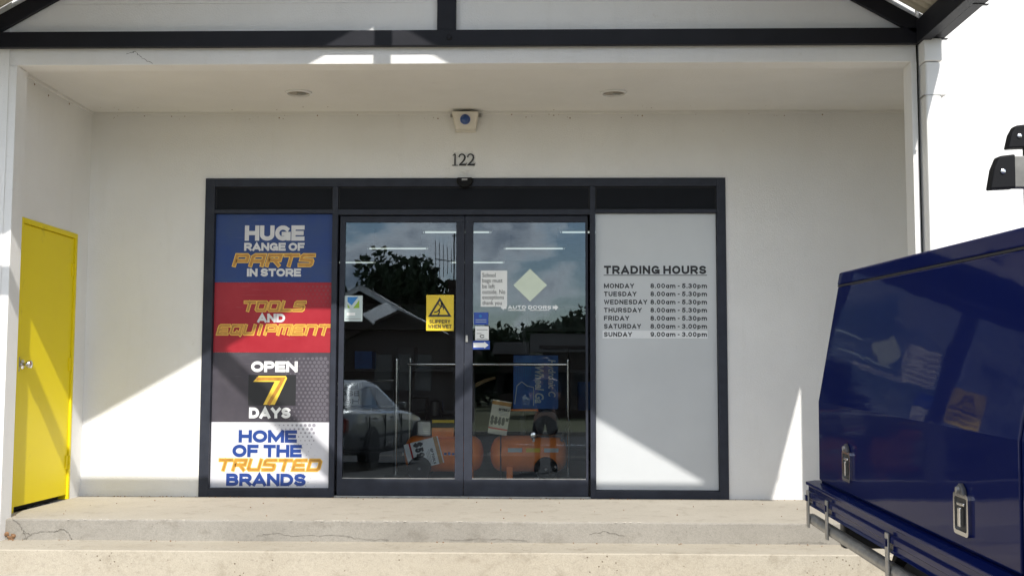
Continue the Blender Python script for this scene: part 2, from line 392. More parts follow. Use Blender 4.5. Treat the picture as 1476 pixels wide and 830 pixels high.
YS, ZS, YS2 = -1.47, -.133, -1.895
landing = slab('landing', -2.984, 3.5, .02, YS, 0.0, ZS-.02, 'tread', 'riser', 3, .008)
step = slab('step', -6.0, 3.75, YS+.01, YS2, ZS, G0-.1, 'step', 'step', 5, .005)
def crack(parent, pts, y, w, seed):
    rnd = random.Random(seed); P = []
    for (a, b_) in zip(pts[:-1], pts[1:]):
        for k in range(7):
            t = k/7; P.append((a[0]+(b_[0]-a[0])*t + rnd.uniform(-.006, .006), a[1]+(b_[1]-a[1])*t + rnd.uniform(-.006, .006)))
    P.append(pts[-1]); b = B()
    for i in range(len(P)-1):
        w0 = w*rnd.uniform(.4, 1.2); d = Vector((P[i+1][0]-P[i][0], P[i+1][1]-P[i][1])); n_ = Vector((-d.y, d.x)).normalized()*w0/2
        b.quad((P[i][0]-n_.x, y, P[i][1]-n_.y), (P[i+1][0]-n_.x, y, P[i+1][1]-n_.y), (P[i+1][0]+n_.x, y, P[i+1][1]+n_.y), (P[i][0]+n_.x, y, P[i][1]+n_.y))
    return b.add('crack', 'crack', parent)
def rp(u, v): q = on(u, v, 1, YS-.005); return (q.x, q.z)
for i, c in enumerate([[(17, 747), (26, 754), (33, 765), (44, 770), (60, 766), (80, 765), (90, 762), (100, 770), (104, 778)], [(44, 770), (36, 776), (31, 779)], [(33, 765), (39, 779)],
                       [(370, 772), (395, 768), (430, 773), (480, 770), (515, 776), (560, 778)], [(850, 769), (870, 766), (900, 772)], [(1058, 783), (1082, 786), (1110, 785)],
                       [(1130, 784), (1150, 781), (1172, 781), (1192, 783)], [(1136, 788), (1136, 780)], [(640, 778), (700, 776), (760, 779)]]):
    crack(landing, [rp(*p) for p in c], YS-.004, .0034 if i < 3 else .0022, i)
rnd = random.Random(4)
b = B()
for k in range(46):                                                   # pale broken bits along the nosing
    u = rnd.choice((rnd.uniform(60, 330), rnd.uniform(400, 560), rnd.uniform(480, 680), rnd.uniform(840, 930))); q = on(u, 750, 2, 0.0)
    s = rnd.uniform(.002, .0055); x = q.x; y = YS+rnd.uniform(-.004, .012)
    b.prism([(x-s*1.8, y-s*.4, -.003), (x, y-s*.8, -.003), (x+s*1.5, y, -.003), (x, y+s*.6, -.003)], (0, 0, .004+s*.35))
o = b.add('chipped_edge', 'chip', landing); o['kind'] = 'stuff'
b = B()
for k in range(14):
    q = on(12+rnd.uniform(-4, 8), 776+rnd.uniform(-8, 5), 1, YS-.004); s = rnd.uniform(.006, .018)
    b.lathe([(-s, .001), (-s*.4, s*.8), (s*.4, s*.7), (s, .001)], q, (rnd.random(), rnd.random(), rnd.random()+.1), 6)
o = b.add('rusty_debris', 'rust', landing); o['kind'] = 'stuff'

rnd = random.Random(31); b = B()
for k in range(150):                                                  # grit blown against the wall and the step joints
    if k < 90: x, y, z = rnd.uniform(-2.9, 3.0), -abs(rnd.gauss(0, .03))-.016, 0.0
    elif k < 120: x, y, z = rnd.uniform(-2.9, 2.9), rnd.uniform(-1.4, -.1), 0.0
    else: x, y, z = rnd.uniform(-2.9, 2.9), YS-.006-abs(rnd.gauss(0, .03)), ZS
    s = rnd.uniform(.002, .0065); b.lathe([(-s*.5, s*.4), (s*.1, s), (s*.8, s*.3)], (x, y, z+s*.4), (rnd.uniform(-.4, .4), rnd.uniform(-.4, .4), 1), 5)
o = b.add('grit', 'rust', landing); o['kind'] = 'stuff'
# ------------------------------------------------------------------ the shop building
shop = thing('shop_building', (0, 0, 0), 'white rendered shop building numbered 122 with a recessed glazed entrance', 'building')
FX, FH = 2.054, 2.496
YN, YB = -1.55, -1.39
w = B().box(-3.3, -FX, 0, .22, -.3, 3.4).box(FX, 3.8, 0, .22, -.3, 3.4).box(-FX, FX, 0, .22, FH, 3.4)
w.add('rear_wall', 'wall', shop)
XL = -2.984; d0, d1, dh = -1.171, -.218, 2.024
w = B().box(-3.3, XL, YB, d0, -.3, 3.4).box(-3.3, XL, d1, 0, -.3, 3.4).box(-3.3, XL, d0, d1, dh, 3.4)
w.add('side_wall', 'wall', shop)
B().box(3.5, 3.8, YB, 0, -.3, 3.4).add('side_wall', 'wall', shop)
B().box(-3.3, -2.878, YN, YB, -.4, 2.985).add('entrance_pier', 'wall', shop, bev=.004)
B().box(3.018, 3.056, YN, YB, -.4, 2.985).box(3.1, 3.8, YN+.06, YB, -.4, 2.985).add('entrance_pier', 'wall', shop, bev=.003)
B().box(3.05, 3.12, YN+.045, YN+.06, -.4, 3.3).add('expansion_joint', 'dark_gap', shop)
B().box(-3.3, 3.056, YN+.004, YB+.002, 2.985, 3.4).add('entrance_beam', 'wall', shop, bev=.004)
B().box(-12, -2.93, YN-.006, YN+.2, -.6, 6.6).add('front_wall', 'wall', shop)
B().box(3.078, 12, YN-.006, YN+.2, -.6, 6.6).add('front_wall', 'wall', shop)
B().box(-2.93, 3.078, YN+.002, YN+.2, 3.4, 6.6).add('gable_wall', 'wall', shop)
B().box(XL-.05, 3.55, YB, 0, 3.03, 3.10).add('porch_ceiling', 'ceil', shop)
B().box(XL, 3.5, -.018, 0, 3.008, 3.03).box(XL, XL+.018, YB, -.018, 3.008, 3.03).add('cornice', 'ceil', shop)
def bp_(u, v): q = on(u, v, 1, YN); return (q.x, q.z)
bm = [o for o in shop.children if o.name == 'entrance_beam'][0]
for i, c in enumerate([[(182, 78), (194, 75), (203, 83), (220, 92)], [(162, 63), (172, 66), (196, 63)], [(200, 62), (210, 66), (228, 62)]]): crack(bm, [bp_(*p_) for p_ in c], YN+.0025, .0028, 30+i)
# rest of the building shell and the room behind the glass
for a_, c_ in ((-12, -6.0), (6.6, 12)): B().box(a_, c_, YN+.2, 20, -.6, 6.4).add('outer_wall', 'wall', shop)
B().box(-12, 12, YN+.2, 20, 6.4, 6.6).add('roof', 'iron', shop)
B().box(-6.0, 6.6, 19.8, 20, -.6, 6.4).add('back_wall', 'int_wall', shop)
B().box(-6.0, 6.6, .22, 19.8, 3.9, 4.0).add('shop_ceiling', 'int_wall', shop)
B().box(-6.0, 6.6, .021, 19.8, -.2, -.004).add('shop_floor', 'int_floor', shop)
B().box(-6.0, -5.9, .22, 19.8, 0, 3.9).box(6.5, 6.6, .22, 19.8, 0, 3.9).box(-5.9, -3.3, .22, .3, 0, 3.9).box(3.8, 6.5, .22, .3, 0, 3.9).add('shop_inner_wall', 'int_wall', shop)
# cobweb and insect specks along the cornice
rnd = random.Random(9); b = B()
for k in range(60):
    x = rnd.uniform(XL+.1, 3.2); s = rnd.uniform(.002, .006); y = -.003 if rnd.random() < .6 else rnd.uniform(-.2, -.03); z = rnd.uniform(2.97, 3.006) if y == -.003 else 3.028
    b.lathe([(-s*.3, .001), (0, s), (s*.3, .001)], (x, y, z), (0, 1, 0) if y == -.003 else (0, 0, 1), 6)
for u, v in ((133, 165), (70, 138), (50, 122), (100, 150)):
    q = on(u, v, 0, XL+.004); b.lathe([(-.004, .001), (0, .008), (.004, .001)], q, (1, 0, 0), 6)
o = b.add('cobweb_specks', 'rust', shop); o['kind'] = 'stuff'
# yellow side door
sd = B().box(XL-.045, XL-.008, d0+.03, d1-.035, .035, dh-.04).add('side_door', 'yellow', shop, bev=.003); sd['label'] = 'bright yellow flush door with chrome knob in the side wall'
B().box(XL-.09, XL+.006, d0, d0+.026, .0, dh).box(XL-.09, XL+.006, d1-.031, d1, .0, dh).box(XL-.09, XL+.006, d0+.026, d1-.031, dh-.036, dh).add('door_frame', 'yellow', sd, bev=.002)
B().box(XL-.2, XL-.07, d0+.026, d1-.031, 0, dh-.03).add('door_void', 'dark_gap', sd)
for z in (.28, 1.02, 1.74):
    h = B()
    for k in range(3): h.lathe([(k*.034, .009), (k*.034+.030, .009)], (XL+.006, d1-.032, z-.05), (0, 0, 1), 10)
    h.box(XL-.008, XL+.002, d1-.07, d1-.034, z-.05, z+.05); h.add('hinge', 'yellow', sd, smooth=True)
kn = on(36, 525, 0, XL)
h = B().lathe([(0, .033), (.008, .033), (.012, .013), (.035, .011), (.042, .024), (.055, .030), (.068, .026), (.074, .006)], (XL-.008, d0+.095, kn.z), (1, 0, 0), 20); h.add('door_knob', 'chrome', sd, smooth=True)
B().box(XL-.008, XL-.004, d0+.032, d0+.06, kn.z-.05, kn.z+.05).add('latch_plate', 'zinc', sd)
# shopfront glazing: frame, transom panels, side lights, sliding doors
Y0, YG = -.012, .032
ow = {'left': (-1.978, -1.040), 'right': (1.033, 1.984)}
def frame_bars(rects, name, parent, m='frame', y0=Y0, y1=.09):
    b = B()
    for r in rects: b.box(r[0], r[1], y0, y1, r[2], r[3])
    return b.add(name, m, parent, bev=.002)
fr = frame_bars([(-FX, -1.978, 0, FH), (1.984, FX, 0, FH), (-1.978, 1.984, 2.429, FH)], 'shopfront_frame', shop)
for x0, x1 in ((-1.040, -.997), (.992, 1.033)): frame_bars([(x0, x1, 0, 2.429)], 'mullion', fr, y0=Y0+.003)
frame_bars([(-1.978, -1.04, 2.218, 2.246), (-.997, .992, 2.205, 2.246), (1.033, 1.984, 2.218, 2.246)], 'transom_bar', fr, y0=Y0+.002)
for q_ in ((-1.978, -1.04, .0, .066), (1.033, 1.984, .0, .062)): frame_bars([q_], 'sill_bar', fr, y0=Y0+.002)
frame_bars([(-.997, .992, -.003, .012)], 'door_track', fr, 'alu', y0=.0)
for x0, x1 in ((-1.978, -1.04), (-.997, .992), (1.033, 1.984)):
    B().box(x0+.012, x1-.012, .012, .03, 2.256, 2.417).add('transom_panel', 'spandrel', fr)
    B().box(x0, x1, .018, .04, 2.246, 2.429).add('gasket', 'gasket', fr)
for x0, x1 in ow.values():
    B().box(x0, x1, YG, YG+.008, .06, 2.22).add('side_light_glass', 'glass', fr)
def leaf(x0, x1, g0, g1):
    o = B().box(x0, x1, .014, .055, .014, .1424).add('sliding_door', 'frame', shop, bev=.002); o['label'] = 'glazed sliding door leaf in charcoal aluminium frame'
    B().box(x0, x1, .014, .055, 2.149, 2.197).add('top_rail', 'frame', o, bev=.002)
    B().box(x0, g0, .0155, .054, .1424, 2.149).add('stile', 'frame', o); B().box(g1, x1, .0155, .054, .1424, 2.149).add('stile', 'frame', o)
    B().box(g0-.004, g1+.004, .030, .036, .138, 2.153).add('glass_pane', 'glass', o)
    B().box(g0, g1, .024, .030, .1424, .1475).add('glazing_bead', 'alu', o)
    return o
la = leaf(-.980, .0045, -.940, -.061); lb = leaf(.0085, .975, .073, .957)
lz = on(672, 488, 1, .01).z
lk = B().box(.018, .036, .006, .0145, lz-.026, lz+.026).add('lock_cylinder', 'alu', lb, bev=.002)

# ------------------------------------------------------------------ entrance canopy (gable roof on two trusses)
TA, XE, ZC = .57, 3.06, 3.145          # pitch, eave half span, chord centre height
cano = thing('entrance_canopy', (0, YN, 3.0), 'charcoal steel framed gable canopy over the shop entrance', 'canopy')
CX = -.015
def beam(name, p, q, wd, dp, parent=cano, m='steel'):
    """rectangular member from p to q in a plane y = const: depth dp in the plane, width wd along y"""
    p, q = Vector(p), Vector(q); t = (q-p).normalized(); n = Vector((-t.z, 0, t.x))*dp/2; yv = Vector((0, wd/2, 0)); b = B()
    b.prism([p-n-yv, q-n-yv, q+n-yv, p+n-yv], yv*2); return b.add(name, m, parent, bev=.004)
APZ = ZC + .05 + XE*TA
for y, full in ((YN-.026, 0), (-3.20, 1)):
    beam('bottom_chord', (CX-XE-.05, y, ZC), (CX+XE+.05, y, ZC), .042 if not full else .10, .105)
    for s in (-1, 1): beam('rafter', (CX+s*(XE+.02), y-.003*s, ZC+.055), (CX+s*.02, y-.003*s, APZ), .036 if not full else .09, .10)
    beam('king_post', (CX, y+.006, ZC+.05), (CX, y+.006, APZ-.04), .034 if not full else .08, .125 if not full else .10)
    if full:
        for s in (-1, 1): beam('web_brace', (CX+s*.03, y+.01, ZC+.06), (CX+s*1.10, y+.01, ZC+.06+1.02), .07, .11)
    bolt = B().lathe([(0, .018), (.012, .018), (.016, .012)], (CX+.02, y-.02, ZC+.0), (0, -1, 0), 6); bolt.add('bolt', 'steel', cano)
for s in (-1, 1):
    B().box(min(CX+s*(XE+.0), CX+s*(XE+.07)), max(CX+s*XE, CX+s*(XE+.07)), -3.26, YN-.008, ZC-.052, ZC+.10).add('eave_beam', 'steel', cano, bev=.004)
    x0 = CX+s*(XE+.075); x1 = CX+s*(XE+.185)
    b = B(); pr = [(x0, ZC+.02), (x0+s*.02, ZC-.03), (x1-s*.02, ZC-.03), (x1, ZC+.0), (x1, ZC+.075), (x1-s*.008, ZC+.075), (x1-s*.012, ZC+.005), (x0+s*.012, ZC+.0), (x0+s*.008, ZC+.075), (x0, ZC+.075)]
    b.prism([(x, -3.30, z) for x, z in pr], (0, 3.30+YN-.008, 0)); b.add('gutter', 'steel', cano)
    for yy in (-3.05, -2.3, -1.62): B().box(min(x0, x1)-.003, max(x0, x1)+.003, yy-.015, yy+.015, ZC-.034, ZC-.0305).add('gutter_strap', 'steel', cano)
    # corrugated roof sheet
    b = B(); n = 120; L = 3.32 + YN - .0; prev = None
    for i in range(n+1):
        y = -3.45 + (3.45+YN-.008)*i/n; c = .009*cos(i*2*pi/5)
        a = (CX+s*(XE+.14), y, ZC+.095+c); r_ = (CX, y, ZC+.095+(XE+.14)*TA+.05+c)
        if prev: b.quad(prev[0], a, r_, prev[1])
        prev = (a, r_)
    b.add('roof_sheet', 'roof', cano, smooth=True)
    for t in (.15, .5, .85):
        xx = CX+s*(XE*(1-t)); zz = ZC+.06+XE*t*TA+.03
        B().box(xx-.03, xx+.03, -3.25, YN-.008, zz-.03, zz+.022).add('purlin', 'steel', cano)
# ------------------------------------------------------------------ downpipe
dp = thing('downpipe', (3.12, YN-.06, -.5), 'white square downpipe running down the wall beside the entrance', 'downpipe')
B().box(3.074, 3.172, YN-.108, YN-.0075, gz(-1.9)-.05, 2.955).add('pipe', 'pvc', dp, bev=.012)
B().box(3.066, 3.181, YN-.118, YN-.0075, 2.957, 3.105).add('rainwater_head', 'pvc', dp, bev=.006)
B().box(3.062, 3.20, YN-.1115, YN-.0065, 2.735, 2.739).add('strap', 'zinc', dp)
B().box(3.062, 3.20, YN-.1115, YN-.0065, .9, .93).add('strap', 'zinc', dp)
# ------------------------------------------------------------------ fittings on porch
for u in (430.5, 884.5):
    c = on(u, 133, 2, 3.03)
    side = 'left' if u < 700 else 'right'
    t = thing('recessed_downlight', (c.x, c.y, 3.03), 'round recessed downlight in porch ceiling on the ' + ('yellow door side' if u < 700 else 'trading hours side') + ' of the alarm box', 'downlight', 'porch downlights')
    B().lathe([(.0, .098), (-.012, .096), (-.016, .084), (-.004, .080), (.0, .078)], (c.x, c.y, 3.0295), (0, 0, 1), 28).add('trim_ring', 'pvc', t, smooth=True)
    b = B().lathe([(0, .082), (-.004, .070), (-.006, .03)], (c.x, c.y, 3.0255), (0, 0, 1), 24); b.add('lens', 'lens', t, smooth=True)
    B().box(c.x-.008, c.x+.05, c.y-.02, c.y+.02, 3.012, 3.02).add('reflector_blade', 'alu', t)
ab = thing('alarm_box', (.011, 0, 2.87), 'cream wedge shaped alarm box with blue strobe above the street number', 'alarm')
b = B(); z0, z1 = 2.868, 3.018
pf = [(-.094, -.002, 3.006), (.116, -.002, 3.006), (.116, -.115, 3.006), (-.094, -.115, 3.006)]; pb = [(-.066, -.002, z0), (.090, -.002, z0), (.090, -.05, z0), (-.066, -.05, z0)]
b.v = pb + pf; b.f = [(3, 2, 1, 0), (4, 5, 6, 7), (0, 1, 5, 4), (1, 2, 6, 5), (2, 3, 7, 6), (3, 0, 4, 7)]; b.add('housing', 'plastic_w', ab, bev=.008)
B().box(-.069, .093, -.055, -.002, 2.860, 2.872).add('base_lip', 'plastic_w', ab, bev=.003)
sc_ = Vector((.011, -.088, 2.948)); nrm = Vector((0, -1, -.42)).normalized()
B().lathe([(0, .036), (.010, .036), (.022, .031), (.030, .020), (.033, .004)], sc_, nrm, 24).add('strobe_lens', 'strobe', ab, smooth=True)
B().lathe([(-.004, .040), (.006, .040), (.008, .036)], sc_, nrm, 24).add('strobe_ring', 'sign_b', ab, smooth=True)
for sx in (-.098, .120): B().box(sx-.012, sx+.012, -.03, -.002, 2.985, 3.004).add('fixing_lug', 'zinc', ab)
# street number in serif digits
num = thing('street_number', (0, -.006, 2.596), 'dark serif street number 122 fixed to the white wall', 'number')
def digit(pts, x, w_):
    b = B(); n = len(pts)
    for i in range(n-1):
        (ax, az, aw), (cx_, cz, cw) = pts[i], pts[i+1]; d = Vector((cx_-ax, cz-az)); nn = Vector((-d.y, d.x)).normalized()
        k = .094
        a0 = Vector((ax, az))-nn*aw/2; a1 = Vector((ax, az))+nn*aw/2; c0 = Vector((cx_, cz))-nn*cw/2; c1 = Vector((cx_, cz))+nn*cw/2
        P = [(x+q.x*w_, -.002, 2.596+q.y*k) for q in (a0, c0, c1, a1)]; b.prism(P, (0, -.008-.00005*i, 0))
    return b.add('digit', 't_black', num)
digit([(.1, .84, .03), (.30, .96, .10), (.42, .96, .16), (.42, .5, .17), (.42, .05, .17)], -.097, .058)
B().box(-.095, -.050, -.0104, -.002, 2.5955, 2.601).add('serif', 't_black', num)
two = [(.08, .72, .20), (.10, .82, .12), (.22, .93, .09), (.45, .98, .08), (.68, .90, .14), (.80, .75, .20), (.78, .58, .19), (.62, .40, .14), (.38, .22, .11), (.10, .06, .10)]
for x in (-.046, .022):
    digit(two, x, .064); b = B(); b.prism([(x+.003, -.002, 2.596), (x+.060, -.002, 2.596), (x+.066, -.002, 2.618), (x+.058, -.002, 2.609), (x+.008, -.002, 2.608)], (0, -.0105, 0)); b.add('digit_foot', 't_black', num)
# door sensor
sr = thing('door_sensor', (on(670, 266, 1, -.03).x, -.012, 2.41), 'small black dome motion sensor on the door head frame', 'sensor')
sx = sr.location.x
b = B(); k = [(-.062, 2.492), (.062, 2.492), (.062, 2.452), (.045, 2.432), (.018, 2.415), (-.018, 2.415), (-.045, 2.432), (-.062, 2.452)]
b.prism([(sx+x, -.0125, z) for x, z in k], (0, -.055, 0)); b.add('sensor_body', 'plastic_b', sr, bev=.010)
B().box(sx-.022, sx+.022, -.070, -.0670, 2.468, 2.482).add('sensor_window', 't_grey', sr)

# ------------------------------------------------------------------ window posters (left side light)
YP = YG-.003
def xz(u, v, y=YP): q = on(u, v, 1, y); return q.x, q.z
PX0, PX1 = -1.974, -1.044
Z = [on(390, v, 1, YP).z for v in (308.5, 407, 508, 608, 704)]; Z[0] = 2.217; Z[4] = .068
def el(cx, cz, rx, rz, a0, a1, n=10): return [(cx+rx*cos(radians(a0+(a1-a0)*i/n)), cz+rz*sin(radians(a0+(a1-a0)*i/n))) for i in range(n+1)]
_Pb = [(.05, 1), (.62, 1)] + el(.62, .715, .38, .285, 90, -90, 8)[1:] + [(.1, .43)]
_S = el(.5, .745, .46, .255, 25, 270, 9) + el(.5, .25, .48, .25, 90, -155, 9)[1:]
HV = {'A': (.86, [[(0, -.02), (.5, 1), (1, -.02)], [(.24, .24), (.76, .24)]]), 'B': (.74, [[(0, 0), (0, 1)], [(.05, 1), (.6, 1)] + el(.6, .765, .32, .235, 90, -90, 6)[1:] + [(.1, .53)], [(.55, .53)] + el(.6, .265, .40, .265, 90, -90, 6)[1:] + [(.05, 0)]]),
      'C': (.80, [el(.5, .5, .5, .5, 48, 312, 14)]), 'D': (.78, [[(0, 0), (0, 1), (.45, 1)] + el(.45, .5, .55, .5, 90, -90, 10)[1:] + [(0, 0)]]), 'E': (.66, [[(1, 1), (0, 1), (0, 0), (1, 0)], [(.1, .5), (.9, .5)]]), 'F': (.62, [[(1, 1), (0, 1), (0, 0)], [(.1, .47), (.88, .47)]]),
      'G': (.84, [el(.5, .5, .5, .5, 45, 330, 15), [(.58, .42), (1, .42), (1, .02)]]), 'H': (.76, [[(0, 0), (0, 1)], [(1, 0), (1, 1)], [(.1, .5), (.9, .5)]]), 'I': (.0, [[(0, 0), (0, 1)]]), 'L': (.60, [[(0, 1), (0, 0), (1, 0)]]),
      'M': (.98, [[(0, 0), (0, 1)], [(0, 1), (.5, .12), (1, 1)], [(1, 1), (1, 0)]]), 'N': (.76, [[(0, 0), (0, 1)], [(.04, .98), (.96, .02)], [(1, 0), (1, 1)]]), 'O': (.86, [el(.5, .5, .5, .5, 0, 360, 20)]), 'P': (.68, [[(0, 0), (0, 1)], _Pb]),
      'R': (.74, [[(0, 0), (0, 1)], _Pb, [(.52, .43), (.98, 0)]]), 'S': (.70, [_S]), 'T': (.70, [[(0, 1), (1, 1)], [(.5, .9), (.5, 0)]]), 'U': (.76, [[(0, 1), (0, .36)] + el(.5, .36, .5, .36, 180, 360, 10)[1:] + [(1, 1)]]),
      'W': (1.12, [[(0, 1), (.25, 0), (.5, .92), (.75, 0), (1, 1)]]), 'Y': (.76, [[(0, 1), (.5, .46), (1, 1)], [(.5, .5), (.5, 0)]]), '0': (.62, [el(.5, .5, .5, .5, 0, 360, 18)]), '3': (.60, [el(.45, .755, .45, .245, 150, -80, 9), el(.45, .265, .52, .265, 85, -155, 10)]),
      '5': (.60, [[(.92, 1), (.15, 1), (.06, .5)] + el(.45, .33, .52, .33, 120, -150, 11)]), '8': (.60, [el(.5, .75, .42, .25, 0, 360, 14), el(.5, .26, .5, .26, 0, 360, 14)]), '9': (.60, [el(.5, .69, .5, .31, 0, 360, 14), [(1, .69), (.97, .35)] + el(.5, .3, .46, .3, -10, -140, 7)]),
      '4': (.66, [[(.72, 0), (.72, 1)], [(.68, .95), (.0, .28)], [(0, .26), (1, .26)]]), '.': (.0, [[(0, 0), (0, .02)]]), '-': (.22, [[(0, .42), (1, .42)]]), '!': (.0, [[(0, 1), (0, .42)], [(0, .04), (0, 0)]]), '$': (.64, [_S, [(.5, 1.1), (.5, -.1)]]),
      'a': (.56, [el(.48, .33, .48, .33, 0, 360, 14), [(1, .66), (1, 0)]]), 'm': (1.0, [[(0, 0), (0, .68)], [(0, .44)] + el(.25, .44, .25, .24, 180, 0, 6) + [(.5, 0)], [(.5, .44)] + el(.75, .44, .25, .24, 180, 0, 6) + [(1, 0)]]), 'p': (.56, [el(.52, .33, .48, .33, 0, 360, 14), [(0, .66), (0, -.28)]])}
def block(body, rc, y, m, parent, t=.24, gap=.10, name='lettering', local=False):
    """heavy grotesque lettering: cap height fills rc, width scaled to rc"""
    x0, x1, z0, z1 = rc; hh_ = z1-z0; tw = t*hh_; b = B(); k = 0
    nat = sum((.34 if c == ' ' else HV[c][0] + gap) for c in body) - gap
    nw = sum(1 for c in body if c != ' ')
    sx_ = (x1-x0-tw*nw)/nat
    x = x0
    for c in body:
        if c == ' ': x += .34*sx_; continue
        w_, pls = HV[c]
        for pl in pls:
            strokes(b, [(x+tw/2+px*w_*sx_, z0+tw/2+pz*(hh_-tw)) for px, pz in pl], tw, y-.00006*(k % 4)); k += 1
        x += tw+(w_+gap)*sx_
    return b.add(name, m, parent, local=local)
def rect(u0, v0, u1, v1, y=None): return pbox(u0, v0, u1, v1, YP if y is None else y)
def poster(i, m, label):
    t = thing('window_poster', ((PX0+PX1)/2, YP, Z[i+1]), label, 'poster', 'posters in the side window')
    B().box(PX0, PX1, YP, YP+.0022, Z[i+1]+.0005, Z[i]-.0005).add('poster_sheet', m, t); return t
T1, T2 = YP-.0012, YP-.002
p = poster(0, 'film_blue', 'blue window poster reading huge range of parts in store')
block('HUGE', rect(353, 325, 439, 347), T1, 't_silver', p, .275, .05); block('RANGE OF', rect(352, 350, 439, 361.5), T1, 't_silver', p, .275, .05)
gold('PARTS', rect(334, 365, 453, 385), T1, p); block('IN STORE', rect(356, 387, 434, 398.5), T1, 't_silver', p, .275, .05)
p = poster(1, 'film_red', 'red window poster reading tools and equipment in gold letters')
gold('TOOLS', rect(348, 433, 440, 449.5), T1, p); block('AND', rect(371, 452, 411, 464.5), T1, 't_silver', p, .275, .05); gold('EQUIPMENT', rect(311, 467, 476, 483.5), T1, p)
def dots(parent, m, u0, u1, v0, v1, fn, y):
    b = B(); x0, x1, z0, z1 = rect(u0, v0, u1, v1)
    st = .034; r = 0; z = z0
    while z < z1:
        x = x0 + (st/2 if r % 2 else 0)
        while x < x1:
            s = fn((x-x0)/(x1-x0), (z-z0)/(z1-z0))
            if s > .001: b.poly([(x+s*cos(a), y, z+s*sin(a)) for a in (2*pi*j/10 for j in range(10))])
            x += st
        z += st*.87; r += 1
    o = b.add('halftone_dots', m, parent); o['kind'] = 'stuff'; return o
dots(p, 'film_dots_r', 380, 478, 409, 440, lambda a, c: .013*min(1, a*1.1)*(.4+.6*c), YP-.0006)
p = poster(2, 'film_grey', 'grey window poster reading open 7 days')
dots(p, 'film_dots_d', 400, 472, 512, 604, lambda a, c: .0145*min(1, .15+a), YP-.0006)
block('OPEN', rect(362, 520.5, 429, 536), T1, 't_white', p, .275, .05); block('DAYS', rect(359, 587, 419, 602.5), T1, 't_white', p, .275, .05)
x0, x1, z0, z1 = rect(358, 540, 426.5, 584); B().box(x0, x1, YP-.0016, YP-.0008, z0, z1).add('number_panel', 't_black', p)
def seven(m, gr, y):
    P = [(365, 550), (373, 541.5), (412, 541.5), (414, 545), (396, 583), (379.5, 583), (396, 550)]
    c = Vector((391, 559)); pts = [xz(*(c + (Vector(q)-c)*gr)) for q in P]
    b = B(); v = [(x, y, z) for x, z in pts]; b.poly([v[0], v[6], v[2], v[1]]); b.poly([v[6], v[5], v[4], v[3], v[2]]); b.add('numeral', m, p)
seven('t_yellow', 1.0, YP-.0022)
b = B(); strokes(b, [xz(372, 545.8), xz(408, 545.8), xz(405, 552), xz(388, 581)], .026, YP-.0028); b.add('numeral_fill', 't_amber', p)
p = poster(3, 'film_white', 'white window poster reading home of the trusted brands')
dots(p, 'film_dots', 362, 471, 609, 640, lambda a, c: .0145*max(0, min(1, (a*1.5-.25)*(.3+.8*c)*(1 if a < .85 else 0))), YP-.0006)
dots(p, 'film_dots', 385, 462, 640, 700, lambda a, c: .008*max(0, .75-abs(a-.55)*1.4)*(1 if sin(a*37+c*51) > .1 else 0), YP-.0006)
block('HOME', rect(344, 619.5, 428, 637.5), T1, 't_blue', p, .275, .05); block('OF THE', rect(335, 640.5, 435, 658.5), T1, 't_blue', p, .275, .05)
gold('TRUSTED', rect(311, 660, 463, 679.5), T1, p); block('BRANDS', rect(326, 682, 441, 700), T1, 't_blue', p, .275, .05)
# ------------------------------------------------------------------ trading hours film (right side light)
t = thing('trading_hours_panel', (1.508, YP, .064), 'frosted white window film printed with trading hours in the right side light', 'window film')
B().box(1.037, 1.980, YP, YP+.0022, .066, 2.216).add('film_sheet', 'panel_w', t)
block('TRADING HOURS', rect(870.5, 383, 1018, 395), T1, 't_black', t, .25, .16)
x0, x1, z0, z1 = rect(870, 396.2, 1019, 397.2); B().box(x0, x1, T1, YP-.0005, z0, z1).add('underline', 't_black', t)
days = [('MONDAY', 914, '8.00am - 5.30pm'), ('TUESDAY', 917.5, '8.00am - 5.30pm'), ('WEDNESDAY', 933, '8.00am - 5.30pm'), ('THURSDAY', 925, '8.00am - 5.30pm'), ('FRIDAY', 907, '8.00am - 5.30pm'), ('SATURDAY', 924, '8.00am - 3.00pm'), ('SUNDAY', 911, '9.00am - 3.00pm')]
x0, x1, z0, z1 = rect(868.5, 476.2, 1020, 487.5); B().box(x0, x1, YP-.0008, YP-.0002, z0, z1).add('overlay_strip', 'label_w', t)
for i, (d, ur, h) in enumerate(days):
    v = 408.6 + i*11.63
    block(d, rect(870.5, v, ur, v+6.7), T1, 't_black', t, .22, .20); block(h, rect(937.5, v, 1019, v+6.7), T1, 't_black', t, .22, .20)
# ------------------------------------------------------------------ stickers and notices on the door glass
YD = .0295
def drect(*a): return pbox(*a, YD)
def card(name, px, m, label, cat, y=YD, th=.001, parent=None):
    x0, x1, z0, z1 = pbox(*px, y)
    t = thing(name, ((x0+x1)/2, y, z0), label, cat); B().box(x0, x1, y-th, y, z0, z1).add('sheet', m, t); return t
def xd(u, v, y=YD): q = on(u, v, 1, y); return (q.x, q.z)
def flat(parent, pts, m, name, y):
    B().poly([(*xd(*p)[:1], y, xd(*p)[1]) for p in reversed(pts)]).add(name, m, parent)
t = card('tick_sticker', (496.5, 426, 522.5, 463), 'pale', 'pale sticker with blue and green tick on the left door glass', 'sticker')
flat(t, [(501, 428), (516.5, 428), (507, 440), (501, 435)], 'sky_b', 'blue_mark', YD-.002)
flat(t, [(518, 432), (518, 444), (509, 444)], 'lime', 'green_mark', YD-.002); flat(t, [(501, 438), (505, 444), (501, 444)], 'lime', 'green_mark', YD-.002)
